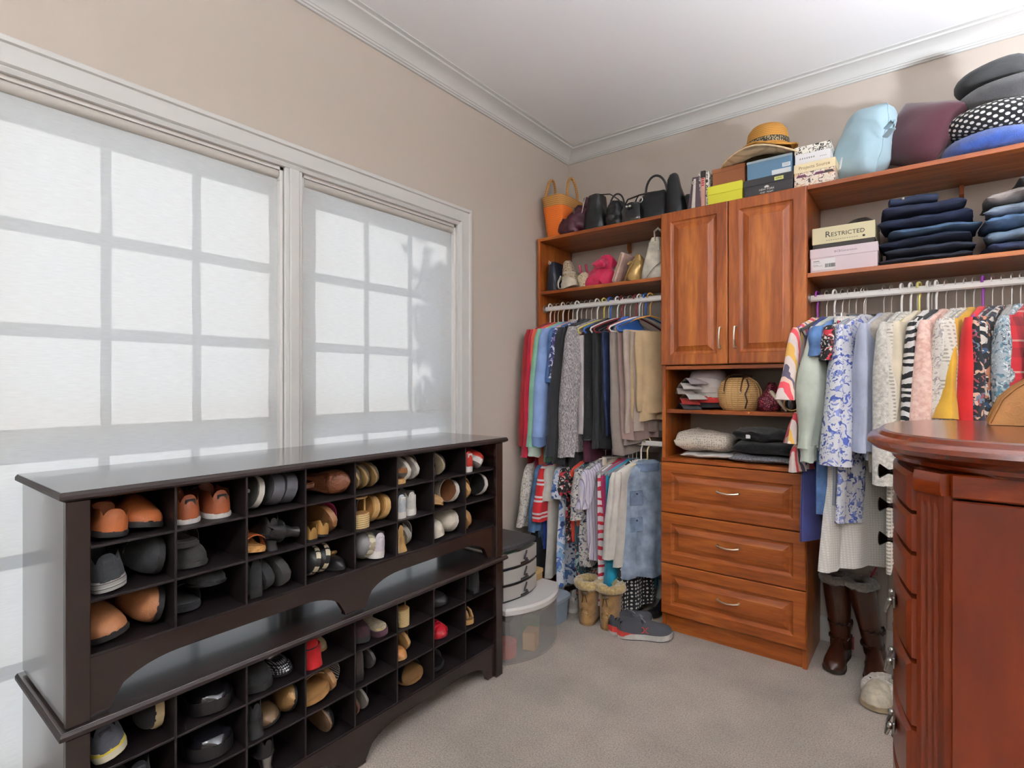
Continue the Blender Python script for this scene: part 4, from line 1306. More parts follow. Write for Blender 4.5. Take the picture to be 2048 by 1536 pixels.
# ---- upper left rod
U = dict(z=RODL, group=G1)
garment('top', 'dark red long cardigan hanging next to the window wall', cloth('#97181f'), -1.818, L=.86, seed=1, sl=.66, hang=WT_, out=.075, r0=.062, yaw=3, short='dark red long cardigan', name='cardigan', **U)
garment('top', 'crimson fleece jacket hanging second from the window wall', cloth('#b8183a'), -1.788, L=.92, seed=2, sl=.72, hang=WI_, out=.085, r0=.060, yaw=4, short='crimson fleece jacket', name='jacket', **U)
garment('top', 'coral sweatshirt between the crimson jacket and the mint top', cloth('#e0684e'), -1.762, L=.82, seed=3, sl=.62, hang=WI_, out=.07, yaw=3, short='coral sweatshirt', name='sweatshirt', **U)
garment('top', 'mint green long-sleeved top on the upper left rod', cloth('#8fc9ac'), -1.727, L=.80, seed=4, sl=.66, hang=WT_, out=.085, r0=.066, r1=.05, yaw=4, cuff=cloth('#c4d6c8'), short='mint green top', name='pullover', **U)
garment('top', 'light blue sweatshirt on the upper left rod', cloth('#8aa6d8'), -1.690, L=.76, seed=5, sl=.60, hang=WI_, out=.085, r0=.066, r1=.055, yaw=6, cuff=cloth('#7b97cc'), short='light blue sweatshirt', name='sweatshirt', **U)
garment('top', 'blush pink tunic whose hem shows below the light blue sweatshirt', cloth('#e0a898'), -1.660, L=.86, seed=6, hang=WI_, short='blush pink tunic', name='tunic', **U)
garment('top', 'denim blue shirt with grey collar on the upper left rod', denim('#4f74a8'), -1.630, L=.70, seed=7, sl=.3, hang=WT_, collar=cloth('#b7ada3'), short='denim blue shirt', name='shirt', yaw=4, **U)
garment('top', 'blue and purple floral blouse before the black jacket', bfl, -1.602, L=.62, seed=8, sl=.28, hang=WI_, out=.06, short='blue floral blouse', name='blouse', **U)
garment('top', 'long black jacket with charcoal collar on the upper left rod', cloth('#24252a'), -1.570, L=.88, seed=9, sl=.70, hang=WI_, out=.085, r0=.066, r1=.05, yaw=5, collar=cloth('#2c2d33'), short='long black jacket', name='jacket', **U)
garment('top', 'plain black cardigan left of the heather grey cardigan', knit('#1b1b1e'), -1.536, L=.84, seed=10, sl=.74, hang=WI_, out=.08, yaw=5, short='plain black cardigan', name='cardigan', **U)
garment('top', 'heather grey cardigan with long sleeve on the upper left rod', heather, -1.498, L=.72, seed=11, sl=.70, hang=WT_, out=.075, r0=.072, r1=.058, yaw=24, short='heather grey cardigan', name='cardigan', **U)
garment('pants', 'burgundy track pants with white side stripe', cloth('#4c1a2e'), -1.455, L=.86, seed=12, hang=('tube', '#cfc06a'), acc=cloth('#d8d0cf'), hw=.19, yaw=10, short='burgundy track pants', name='trousers', **U)
garment('top', 'black knit top behind the black dress trousers', knit('#17171a'), -1.415, L=.66, seed=13, hang=BL_, yaw=8, short='black knit top', name='knit_sweater', **U)
garment('pants', 'black dress trousers folded over a white hanger', cloth('#191a1d'), -1.372, L=.78, seed=14, hang=WT_, hw=.20, th=.024, yaw=16, short='black dress trousers', name='trousers', **U)
garment('pants', 'dark navy jeans folded on the upper left rod', denim('#28365c'), -1.328, L=.70, seed=15, hang=WI_, hw=.18, yaw=12, short='dark navy jeans', name='jeans', **U)
garment('top', 'bright cobalt blue top squeezed between jeans and taupe trousers', cloth('#2c66bb'), -1.296, L=.42, seed=16, sw=.13, hw=.13, hang=WI_, short='cobalt blue top', name='blouse', **U)
garment('pants', 'long taupe grey trousers folded on a dark red hanger', cloth('#877c74'), -1.262, L=.80, seed=17, hang=DR_, hw=.19, th=.02, yaw=14, fold=.012, short='long taupe grey trousers', name='trousers', **U)
garment('pants', 'mauve taupe trousers second from the grey pair', cloth('#8a736c'), -1.226, L=.72, seed=18, hang=WI_, hw=.18, yaw=14, short='mauve taupe trousers', name='trousers', **U)
garment('pants', 'light greige trousers beside the khaki pair', cloth('#a8988c'), -1.205, L=.68, seed=19, hang=BL_, hw=.17, yaw=14, short='light greige trousers', name='trousers', **U)
garment('pants', 'khaki cotton trousers hanging next to the tower', cloth('#b39a76'), -1.180, L=.62, seed=20, hang=('tube', '#c99a4b'), hw=.15, th=.028, yx=12, fold=.014, short='khaki cotton trousers', name='trousers', **U)
for i, xx in enumerate((-1.43, -1.35, -1.245)):
    hanger(*(WI_, DR_, WT_)[i], ['empty thin wire hanger between the dark trousers', 'empty dark red tube hanger beside the navy jeans', 'empty white tube hanger among the taupe trousers'][i], xx + .004, RODL, -12 - 5 * i)
# ---- lower left rod
D = dict(z=RODB, group=G2)
garment('top', 'cream lace cardigan hanging low beside the window wall', wfl, -1.815, L=.55, seed=31, sl=.34, hang=WI_, out=.09, short='cream lace cardigan', name='cardigan', **D)
garment('skirt', 'long black maxi skirt on a clip hanger', cloth('#17181b'), -1.785, L=.66, seed=32, hang=('clip', '#c4c2be'), hw=.20, flare=.25, th=.03, fold=.014, short='long black maxi skirt', name='skirt', **D)
garment('top', 'faded blue chambray shirt left of the football jersey', denim('#5b7ea8'), -1.735, L=.50, seed=33, sl=.36, hang=WI_, out=.085, yaw=4, short='faded blue chambray shirt', name='shirt', **D)
garment('top', 'royal blue sports jersey with red and white striped sleeve', cloth('#26439a'), -1.698, L=.52, seed=34, sl=.30, acc=jersey, hang=VB_, out=.07, r0=.062, r1=.06, yaw=5, short='royal blue sports jersey', name='jersey', **D)
garment('top', 'white tee shirt hanging over the cream skirt', cloth('#dcd8d0'), -1.660, L=.66, seed=35, sl=.18, hang=WI_, yaw=8, out=.05, hw=.22, short='white tee shirt', name='tee_shirt', **D)
garment('skirt', 'cream linen skirt reaching almost to the floor', cloth('#cfc5b2'), -1.622, L=.72, seed=36, hang=('clip', '#c4c2be'), hw=.19, flare=.1, short='cream linen skirt', name='skirt', **D)
garment('top', 'blue and white palm leaf dress on the lower left rod', palm, -1.582, L=.70, seed=37, sl=.16, hang=VE_, yaw=12, hw=.21, flare=.1, short='blue palm leaf dress', name='dress', **D)
garment('top', 'black top with red and white blossoms on the lower rod', bwr, -1.545, L=.46, seed=38, sl=.14, hang=VE_, yaw=8, short='black top with red blossoms', name='blouse', **D)
garment('top', 'coral red sleeveless top between two floral blouses', cloth('#d84a36'), -1.515, L=.44, seed=39, hang=WI_, short='coral red sleeveless top', name='blouse', **D)
garment('top', 'long teal palm print dress on the lower left rod', tealp, -1.482, L=.72, seed=40, hang=VE_, flare=.1, yaw=8, short='long teal palm print dress', name='dress', **D)
garment('top', 'navy paisley blouse on the lower left rod', paisley, -1.445, L=.56, seed=41, sl=.26, hang=VB_, yaw=12, out=.06, short='navy paisley blouse', name='blouse', **D)
garment('top', 'lavender striped shirt on the lower left rod', lavs, -1.405, L=.52, seed=42, sl=.2, hang=VE_, yaw=12, short='lavender striped shirt', name='shirt', **D)
garment('top', 'ivory sleeveless top on a cream clip hanger', cloth('#d9ceb9'), -1.368, L=.36, seed=43, hang=('clip', '#e4dccb'), sw=.16, hw=.16, short='ivory sleeveless top', name='blouse', **D)
garment('top', 'white dress with red ikat bands on the lower left rod', ikat, -1.330, L=.75, seed=44, hang=VE_, yaw=14, hw=.19, flare=.12, fold=.013, short='red ikat dress', name='dress', **D)
garment('top', 'magenta top whose shoulder shows behind a grey hanger', cloth('#a82a5c'), -1.305, L=.34, seed=45, hang=VE_, short='magenta top', name='blouse', **D)
garment('top', 'long turquoise satin dress on the lower left rod', cloth('#1c8fae', rough=.45), -1.282, L=.72, seed=46, hang=VE_, flare=.1, yaw=8, short='long turquoise satin dress', name='dress', **D)
garment('top', 'black dress with white polka dots on the lower left rod', pdot, -1.258, L=.78, seed=47, hang=VE_, yaw=8, hw=.15, sw=.16, flare=.05, short='polka dot dress', name='dress', **D)
garment('top', 'white cotton cardigan left of the denim vest', cloth('#e0dcd4'), -1.232, L=.54, seed=48, sl=.44, hang=WT_, yaw=16, r0=.045, r1=.035, out=.06, short='white cotton cardigan', name='cardigan', **D)
dv = garment('top', 'light wash denim vest hanging beside the tower drawers', denim('#9fb0c6'), -1.196, L=.60, seed=49, hang=('tube', '#d6c79a'), yx=12, hw=.145, sw=.13, th=.022, flare=.1, short='light wash denim vest', name='denim_vest', **D)
for zz in (-.30, -.44):
    MB().box(.016, .027, -.12, -.045, zz, zz + .075, .003).build('pocket', denim('#8496b0'), dv)
    MB().lathe([(.005, 0), (.005, .003)], 10, (.027, -.083, zz + .06), 'x').build('button', metalm('#4a4340'), dv)
MB().loft([[(.03 * math.cos(a), .075 * math.sin(a), zz) for a in [2 * PI * i / 20 for i in range(20)]] for zz in (-.085, -.105, -.125)], cap0=False, cap1=False).build('collar', denim('#7f94b3'), dv)
# ---- right rod
X = dict(z=RODR, group=G3)
rf = garment('top', 'coral striped ruffled dress hanging beside the tower', rstr, -.396, L=.56, seed=61, hang=('tube', '#7a2a86'), yaw=-8, sl=.30, r0=.036, r1=.046, flare_end=.016, out=.075, hw=.19, short='coral striped ruffled dress', name='dress', **X)
for i, (zz, hw_) in enumerate(((-.48, .19), (-.60, .175))):
    drape([(zz, hw_ * .82, .018, -.05, 0), (zz - .05, hw_, .026, -.05, 0), (zz - .12, hw_ * 1.08, .034, -.05, 0)], 'ruffle', rstr, rf, 63 + i, fold=.012, kf=9)
garment('top', 'periwinkle navy dress second from the tower on the right rod', cloth('#3b3f7c'), -.360, L=.94, seed=62, hang=VB_, yaw=-4, hw=.19, sw=.16, short='periwinkle navy dress', name='dress', **X)
garment('top', 'pale sage blouse with balloon sleeve on the right rod', cloth('#c9d2c4'), -.330, L=.55, seed=64, hang=WT_, yaw=-6, sl=.50, r0=.042, r1=.046, puff=.034, out=.055, cuff=cloth('#bcc6b8'), short='pale sage blouse', name='blouse', **X)
garment('top', 'denim blue fringed top behind the sage blouse', denim('#5d82b5'), -.300, L=.82, seed=65, hang=VE_, sl=.12, short='denim blue fringed top', name='blouse', **X)
garment('top', 'black blouse with red flowers left of the toile dress', bwr, -.276, L=.60, seed=66, hang=WI_, sl=.14, short='black blouse with red flowers', name='blouse', **X)
garment('top', 'silver grey ruffled top left of the toile dress', cloth('#9aa0a8', rough=.5), -.250, L=.78, seed=67, hang=VE_, short='silver grey ruffled top', name='blouse', **X)
garment('top', 'blue and white toile print dress on the right rod', toile, -.216, L=.84, seed=68, hang=VE_, yaw=-10, sl=.56, r0=.055, r1=.075, out=.06, hw=.21, th=.028, flare=.06, fold=.013, short='toile print dress', name='dress', **X)
garment('skirt', 'white waffle knit dress hanging low below the toile dress', waffle, -.222, L=1.03, seed=69, hang=('clip', '#c4c2be'), hw=.21, th=.03, flare=.12, fold=.014, yaw=-38, short='white waffle knit dress', name='dress', **X)
garment('top', 'pale lilac blue shirt right of the toile dress', cloth('#b6bdd2'), -.152, L=.58, seed=70, hang=VE_, sl=.5, out=.045, short='pale lilac blue shirt', name='shirt', **X)
garment('top', 'beige grey knit top beside the white fluffy sweater', knit('#b5ac9f'), -.126, L=.62, seed=71, hang=WI_, short='beige grey knit top', name='knit_sweater', **X)
garment('top', 'white fluffy sweater on the right rod', fur('#e6e2d8'), -.092, L=.64, seed=72, hang=WT_, sl=.62, r0=.06, r1=.055, out=.06, yaw=-8, th=.026, short='white fluffy sweater', name='sweater', **X)
garment('top', 'long white crochet cardigan hanging low behind the armoire', crochet, -.062, L=1.02, seed=73, hang=WT_, sl=.6, out=.05, th=.024, short='long white crochet cardigan', name='cardigan', **X)
garment('top', 'cream cardigan with scalloped edge on the right rod', cloth('#e6d9bf'), -.034, L=.60, seed=74, hang=('tube', '#cfc06a'), sl=.42, r1=.04, out=.05, short='cream scalloped cardigan', name='cardigan', **X)
garment('top', 'black and white zebra striped top on the right rod', zebra, -.006, L=.56, seed=75, hang=WT_, sl=.54, r0=.042, r1=.05, out=.05, short='zebra striped top', name='blouse', **X)
garment('top', 'plain black top beside the zebra striped one', cloth('#17171a'), .020, L=.60, seed=76, hang=WT_, short='plain black top', name='blouse', **X)
garment('top', 'blush pink lace ruffled blouse on the right rod', blush, .050, L=.66, seed=77, hang=VE_, sl=.58, r0=.055, r1=.068, out=.06, yaw=6, th=.026, short='blush pink lace blouse', name='blouse', **X)
garment('top', 'ivory lace top right of the blush blouse', wfl, .082, L=.64, seed=78, hang=WI_, sl=.5, short='ivory lace top', name='blouse', **X)
garment('top', 'white eyelet blouse left of the mustard top', crochet, .108, L=.62, seed=79, hang=VE_, sl=.42, out=.055, short='white eyelet blouse', name='blouse', **X)
garment('top', 'mustard yellow top with ruffled sleeve', cloth('#cf9f34'), .134, L=.46, seed=80, hang=VE_, sl=.36, r0=.036, r1=.040, flare_end=.024, out=.075, yaw=6, short='mustard yellow top', name='blouse', **X)
garment('top', 'bright red dress right of the mustard top', cloth('#c81f22'), .160, L=.74, seed=81, hang=('tube', '#7a2a86'), sl=.56, out=.07, r0=.05, r1=.05, yaw=6, short='bright red dress', name='dress', **X)
garment('top', 'black dress with small pastel flowers next to the red dress', dfl, .188, L=.78, seed=82, hang=VE_, sl=.5, r0=.055, r1=.06, yaw=4, short='black pastel flower dress', name='dress', **X)
garment('top', 'black botanical print blouse on the right rod', dfl2, .216, L=.70, seed=83, hang=VE_, sl=.5, short='black botanical blouse', name='blouse', **X)
garment('top', 'warm grey sleeveless tunic right of the black prints', cloth('#8f8a82'), .242, L=.60, seed=84, hang=VE_, short='warm grey tunic', name='tunic', **X)
garment('top', 'grey blue flowered knit top on the right rod', aqua, .266, L=.56, seed=85, hang=VE_, sl=.3, short='grey blue flowered knit', name='knit_sweater', **X)
garment('top', 'red plaid shirt near the right edge', plaid, .292, L=.56, seed=86, hang=WI_, sl=.46, short='red plaid shirt', name='shirt', **X)
garment('top', 'pale grey fluffy vest next to the dark fur', fur('#b9b3ab'), .318, L=.56, seed=87, hang=VE_, short='pale grey fluffy vest', name='vest', **X)
garment('top', 'dark grey faux fur jacket at the right edge', fur('#45464d'), .352, L=.66, seed=88, hang=WI_, sl=.5, r0=.06, th=.03, short='dark grey faux fur jacket', name='jacket', **X)
garment('pants', 'long slate grey trousers hanging low behind the armoire', cloth('#646874'), -.040, L=.98, seed=90, hang=WI_, hw=.17, short='long slate grey trousers', name='trousers', yaw=4, **X)
garment('pants', 'long navy and white trousers reaching low behind the armoire', cloth('#1e2438'), .006, L=1.32, seed=91, hang=WI_, hw=.18, acc=cloth('#d8d8dc'), short='navy and white trousers', name='trousers', **X)
# ---------------------------------------------------------------- things on the closet shelves
TOPZ, LSH, RSH, NK1, NK2 = CT + .0008, 1.8158, 1.7478, 1.1318, .8858
def shell(prof, e=3., n=26, wob=0., ws=9., seed=1., open_top=0.):
    """prof: (z, hx, hy, cx, cy) bottom to top; open_top: depth of a hollow at the top"""
    if wob:                                # more rings, so that the cloth can crumple
        cols = [[(i, p[c]) for i, p in enumerate(prof)] for c in range(5)]
        m_ = (len(prof) - 1) * 4
        prof = [tuple(lerp(cols[c], i / 4) for c in range(5)) for i in range(m_ + 1)]
        n = max(n, 36)
    rings = [sup(n, hx, hy, e, cx, cy, z) for (z, hx, hy, cx, cy) in prof]
    if open_top:
        z, hx, hy, cx, cy = prof[-1]
        rings.append(sup(n, hx * .93, hy * .93, e, cx, cy, z))
        rings.append(sup(n, hx * .86, hy * .86, e, cx, cy, z - open_top))
    mb = MB().loft(rings)
    if wob:
        zmin = prof[0][0]
        v0 = list(mb.v)
        mb.wobble(wob, ws, seed).wobble(wob * .38, ws * 2.4, seed + 3)
        mb.v = [(p[0], p[1], max(p[2], zmin)) if abs(o[2] - zmin) > 1e-6 else (p[0], p[1], zmin) for p, o in zip(mb.v, v0)]
    return mb
def arc(c, w, h, axis='y', n=14, r=.005, lean=0.):
    """a handle: half ellipse of width 2w, height h in the axis/z plane"""
    path = []
    for i in range(n + 1):
        a = PI * i / n
        u, z = -w * math.cos(a), h * math.sin(a)
        p = (c[0] + lean * z, c[1] + u, c[2] + z) if axis == 'y' else (c[0] + u, c[1] + lean * z, c[2] + z)
        path.append(p)
    return MB().tube(path, r, 8)
BAGG = 'bags on the left closet shelves'
def bagT(name, label, x, y, z, yaw=0, cat='bag'):
    return T(name, label, cat, (x, y, z), (0, 0, rad(yaw)), group=BAGG)

def marks(parent, mat, rects, y):
    # print too fine to read: short strokes
    mb = MB()
    for (x0, x1, z0, z1) in rects:
        mb.box(x0, x1, y - .0002, y + .0002, z0, z1)
    return mb.build('fine_print', mat, parent)
# top left shelf
t = bagT('straw_tote', 'orange and tan straw tote with two tall handles in the corner', -1.785, 2.835, TOPZ)
ost = M('orange straw', None, rough=.8, bump=.6, bscale=140, pat=('stripe', 2, .011, [(0, '#d9661c'), (.25, '#e8782a')], .004))
tst = M('tan straw', None, rough=.8, bump=.6, bscale=140, pat=('stripe', 2, .011, [(0, '#9a6a34'), (.3, '#c08d4e')], .004))
shell([(0, .062, .105, 0, 0), (.05, .068, .115, 0, 0), (.12, .074, .128, 0, 0), (.185, .078, .140, 0, 0)], 5).build('body', ost, t)
shell([(.185, .0785, .1405, 0, 0), (.215, .081, .146, 0, 0), (.245, .083, .152, 0, 0)], 5, open_top=.04).build('top_band', tst, t)
arc((-.075, -.04, .235), .055, .145, 'y', r=.0075, lean=.12).build('handle', tst, t)
arc((.075, -.02, .235), .06, .135, 'y', r=.0075, lean=-.05).build('handle', tst, t)
t = bagT('slouchy_handbag', 'slouchy burgundy leather bag between the straw tote and black bags', -1.652, 2.765, TOPZ)
bl = leather('#4e2433', rough=.38)
shell([(0, .080, .062, -.01, 0), (.03, .094, .07, -.01, 0), (.085, .09, .066, -.008, 0), (.13, .07, .055, .012, 0), (.155, .045, .04, .03, .0)], 2.4, n=40, wob=.030, ws=18, seed=2).build('body', bl, t, sharp=70)
shell([(.07, .045, .05, .055, .02), (.15, .035, .045, .065, .02), (.205, .022, .04, .07, .02)], 2.6, wob=.01, ws=14, seed=3).build('side_panel', bl, t)
MB().tube([(.02, -.06, .10), (.028, -.075, .13), (.018, -.07, .15), (.01, -.06, .12)], .003, 6).build('zip_pull', metalm('#b9a98c'), t)
t = bagT('bucket_bag', 'upright black leather bucket bag with folded sides', -1.520, 2.775, TOPZ)
bk = leather('#1d1e21', rough=.32)
shell([(0, .068, .07, 0, 0), (.03, .07, .072, 0, 0), (.10, .06, .062, 0, 0), (.17, .047, .056, 0, 0), (.205, .042, .054, 0, 0)], 3.2, wob=.008, ws=14, seed=4, open_top=.05).build('body', bk, t, sharp=60)
MB().tube([(.03, -.04, .20), (.10, -.035, .19), (.15, -.03, .15), (.18, -.03, .10)], .006, 8, flat=.5).build('strap', leather('#2a211f'), t)
MB().tube([(-.045, -.055, .20), (-.058, -.06, .15), (-.066, -.062, .11)], .0028, 6).build('piping', leather('#c7bcae'), t)
t = bagT('slouchy_handbag', 'small crumpled black leather bag right of the bucket bag', -1.395, 2.775, TOPZ)
shell([(0, .052, .06, 0, 0), (.03, .058, .066, 0, 0), (.08, .052, .06, 0, 0), (.125, .036, .05, .0, 0), (.15, .02, .04, 0, 0)], 2.4, wob=.016, ws=22, seed=5).build('body', bk, t, sharp=70)
arc((0, 0, .12), .045, .075, 'x', r=.005).build('handle', bk, t)
MB().torus((.0, -.066, .05), .018, .0025, 'y').build('ring', leather('#33302f'), t)
t = bagT('patent_handbag', 'low shiny black patent bag with silver clasp', -1.290, 2.745, TOPZ)
pb = patent('#101012')
shell([(0, .062, .038, 0, 0), (.02, .066, .042, 0, 0), (.07, .062, .036, 0, 0), (.105, .05, .022, 0, 0), (.115, .03, .012, 0, 0)], 3, wob=.006, ws=18, seed=6).build('body', pb, t, sharp=60)
MB().ball((-.01, -.044, .085), (.008, .006, .006), 8, 6).ball((.008, -.044, .085), (.008, .006, .006), 8, 6).build('clasp', metalm('#d8d6d2'), t)
MB().tube([(-.062, 0, .08), (-.02, -.01, .135), (.05, -.01, .145), (.10, 0, .15)], .006, 8, flat=.6).build('handle', leather('#2a1d1c'), t)
t = bagT('satchel', 'black leather satchel with silver clip on its strap', -1.195, 2.835, TOPZ)
shell([(0, .095, .07, 0, 0), (.02, .098, .075, 0, 0), (.10, .092, .066, 0, 0), (.15, .078, .05, 0, 0), (.175, .06, .03, 0, 0)], 3, wob=.009, ws=14, seed=7).build('body', bk, t, sharp=60)
arc((.02, -.03, .16), .06, .09, 'x', r=.0065, lean=-.2).build('handle', bk, t)
MB().tube([(-.07, -.06, .16), (-.095, -.075, .10), (-.10, -.078, .05), (-.085, -.08, .01)], .007, 8, flat=.6).build('strap', pb, t)
MB().torus((-.05, -.085, .125), .014, .0028, 'y').tube([(-.057, -.085, .112), (-.068, -.087, .09)], .003, 6).torus((-.073, -.087, .08), .008, .0024, 'y').build('clip', metalm('#dcdad6'), t)
t = bagT('rain_boot_bag', 'tall glossy black bag with rounded top standing beside the books', -1.055, 2.79, TOPZ)
gb = leather('#1d1f21', rough=.22)
shell([(0, .062, .055, 0, 0), (.05, .058, .052, 0, 0), (.11, .048, .046, -.008, 0), (.165, .036, .038, -.016, 0), (.205, .030, .033, -.018, 0), (.228, .022, .026, -.016, 0), (.238, .01, .012, -.014, 0)], 2.3).build('body', gb, t, sharp=70)
shell([(0, .045, .045, .06, .03), (.06, .042, .042, .058, .03), (.10, .030, .036, .052, .03), (.118, .012, .02, .05, .03)], 2.4, wob=.006, ws=14).build('side_pouch', bk, t, sharp=70)
t.name = 'patent_bag'
t = bagT('zip_clutch', 'dark plum clutch with cream zip edge standing upright by the books', -.955, 2.80, TOPZ, 10)
pl = leather('#47323a')
MB().prism([(-.032, 0), (.036, 0), (.022, .165), (-.006, .165)], 'y', -.085, .085).build('body', pl, t)
MB().prism([(-.012, .001), (.006, .001), (.010, .155), (.000, .155)], 'y', -.089, -.0852).build('zip_tape', cloth('#d9cfc6'), t)
MB().torus((.002, -.094, .135), .008, .002, 'y').build('zip_ring', metalm('#c9c3b8'), t)
bwp = pm('black white scroll', ('floral', 70, '#e6e2d6', ['#22211f']), rough=.6)
for (nm, lab, x, w, h, mt, sp) in (('notebook', 'slim notebook with black and white scroll cover beside the plum clutch', -.916, .010, .185, bwp, '#e0e0c8'),
                                   ('pink_book', 'book with pink spine and red lettering', -.8985, .021, .190, paper('#dba798'), None),
                                   ('notebook', 'slim black and white patterned book against the yellow shoe box', -.8775, .014, .183, bwp, None)):
    b = T(nm.replace('pink_', ''), lab, 'book', (x, 2.815, TOPZ), group='books on top of the closet tower')
    MB().box(-w / 2, w / 2, -.09, .09, 0, h, .0015).build('cover', mt, b)
    MB().box(-w / 2 + .002, w / 2 - .002, -.086, .0915, .003, h - .003).build('pages', paper('#e9e4d8'), b)
    if 'pink' in nm:
        MB().box(-w / 2 - .0004, w / 2 + .0004, -.0908, -.07, h - .034, h + .0004, .0005).build('spine_band', paper('#2a2523'), b)
        marks(b, paper('#a3242c'), [(-.006, .006, h * .84 - .011 * i, h * .84 - .011 * i + .006) for i in range(5)], -.0905)
# shoe boxes and hats on the tower
BOXG = 'shoe boxes on top of the closet'
def sbox(label, x0, x1, y0, y1, z0, z1, base, lid, lidh, group=BOXG, name='shoe_box'):
    b = T(name, label, 'box', ((x0 + x1) / 2, (y0 + y1) / 2, z0), group=group)
    hx, hy, H = (x1 - x0) / 2, (y1 - y0) / 2, z1 - z0
    MB().box(-hx + .002, hx - .002, -hy + .002, hy - .002, 0, H - .004, .001).build('base', base, b)
    if lidh: MB().box(-hx, hx, -hy, hy, H - lidh, H, .0012).build('lid', lid, b)
    b['hx'], b['hy'], b['H'] = hx, hy, H
    return b
def dims(b):
    r = (b['hx'], b['hy'], b['H'])
    for k in ('hx', 'hy', 'H'): del b[k]
    return r
b = sbox('bright yellow shoe box on the tower', -.866, -.702, 2.692, 2.98, TOPZ, 2.226, paper('#d6d23c'), paper('#dbd83f'), .042)
hx, hy, H = dims(b)
b = sbox('plain brown shoe box on top of the yellow one', -.856, -.700, 2.735, 3.01, 2.2268, 2.322, paper('#8a5330'), paper('#8f5733'), .022)
dims(b)
b = sbox('black shoe box with white print on the tower', -.698, -.486, 2.697, 2.99, TOPZ, 2.218, paper('#2a292b'), paper('#2d2c2e'), .032)
hx, hy, H = dims(b)
w_ = paper('#e6e2dc')
text('NEW YORK', .0125, b, w_, MV(-.005, -hy + .0014, .026) @ FRONT)
text('AND  FOOT', .0105, b, w_, MV(-.005, -hy + .0014, .012) @ FRONT)
lg = MB()
for i in range(7):
    a = rad(-66 + 22 * i)
    lg.box(-.0012, .0012, -.0006, .0003, .003, .012, 0, MV(-.005, -hy + .0012, .032) @ RY(math.degrees(a)))
lg.build('logo', w_, b)
MB().box(.028, .066, -hy - .0006, -hy, H - .026, H - .010, .0003).build('sticker', paper('#d3d67c'), b)
marks(b, paper('#6a6b34'), [(.033 + .0042 * i, .0355 + .0042 * i, H - .021, H - .015) for i in range(7)], -hy - .0007)
b = sbox('slate blue shoe box with white stickers on the black box', -.690, -.494, 2.720, 3.0, 2.2188, 2.312, paper('#5c7f9a'), paper('#9fb0bb'), .012)
hx, hy, H = dims(b)
MB().box(.012, .092, -hy + .0006, -hy + .002, .008, .030, .0003).box(.056, .090, -hy + .0006, -hy + .002, .036, .054, .0003).build('sticker', paper('#dfe3e4'), b)
marks(b, paper('#8a9096'), [(.060, .086, .048 - .006 * i, .050 - .006 * i) for i in range(2)], -hy + .0004)
vill = pm('village print', ('floral', 60, '#e6dccb', ['#4a3a3a', '#d9b48c', '#8a4a5c']), rough=.6)
b = sbox('keepsake box with house print and cream script lid', -.484, -.322, 2.697, 2.97, TOPZ, 2.240, vill, paper('#e3d3ab'), .040, name='keepsake_box')
hx, hy, H = dims(b)
text('Projects Source', .020, b, paper('#8a734c'), MV(0, -hy - .0005, H - .02) @ FRONT @ Matrix.Shear('XZ', 4, (0, 0)), width=.12)
for i, (xx, c) in enumerate(((-.05, '#6a3a52'), (.02, '#5b2f4c'), (.055, '#3f3232'))):
    MB().prism([(xx - .022, .045), (xx + .022, .045), (xx + .014, .056), (xx - .014, .056)], 'y', -hy + .0012, -hy + .003).build('printed_roof', paper(c), b)
b = sbox('white box with black patterned lid on the keepsake box', -.486, -.344, 2.725, 2.99, 2.2408, 2.328, paper('#e4e2e2'), bwp, .034, name='keepsake_box')
hx, hy, H = dims(b)
marks(b, paper('#8d8a90'), [(-.05 + .009 * i, -.045 + .009 * i, .028, .035) for i in range(7)] + [(.03 + .007 * i, .034 + .007 * i, .026, .029) for i in range(4)], -hy + .0014)
# hats
def hat(label, x, y, z, R, r, h, mat, band=None, wav=.0, yaw=0, tilt=0, e=1.0):
    t = T('straw_hat', label, 'hat', (x, y, z), (rad(tilt), 0, rad(yaw)), group='straw hats')
    n = 36
    rings = []
    prof = [(R, .0), (R * .985, .004), (R * .8, .006), (r * 1.12, .008), (r * 1.0, .018), (r * .97, h * .4), (r * .9, h * .72), (r * .72, h * .92), (r * .45, h * 1.0), (r * .1, h * .99)]
    for (q, hh) in prof:
        ring = []
        for k in range(n):
            a = 2 * PI * k / n
            ww = wav * (max(0, q - r) / (R - r)) ** 1.3 * (math.sin(3 * a + 1) + .6 * math.sin(2 * a))
            ring.append((q * math.cos(a), q * math.sin(a) * e, hh + ww))
        rings.append(ring)
    under = [[(p[0] * .985, p[1] * .985, p[2] - .004) for p in r_] for r_ in rings[:6]]
    MB().loft(under[::-1] + rings, cap0=False).build('straw_body', mat, t, sharp=70)
    if band:
        MB().loft([[((r * q) * math.cos(2 * PI * k / n), (r * q) * math.sin(2 * PI * k / n) * e, zz) for k in range(n)] for (q, zz) in ((1.02, .016), (1.025, .030), (1.0, .042))], cap0=False, cap1=False).build('band', band, t, sharp=70)
    return t
sbl = M('blond straw', None, rough=.85, bump=.7, bscale=200, pat=('stripe', 2, .008, [(0, '#cdb08a'), (.3, '#e2c9a4')], .003))
sbn = M('brown straw', None, rough=.8, bump=.7, bscale=200, pat=('stripe', 2, .009, [(0, '#9c6a28'), (.3, '#c08a3e')], .003))
hat('wide pale straw sun hat draped over the shoe boxes', -.640, 2.835, 2.332, .205, .095, .066, sbl, None, .014, 20)
hat('golden brown straw fedora with sequin band on the sun hat', -.632, 2.872, 2.3985, .135, .098, .125, sbn, M('sequin band', None, rough=.3, metal=.3, pat=('dots', .007, .42, '#2f2a22', '#a89a78', False, .6)), .010, 0, 0)
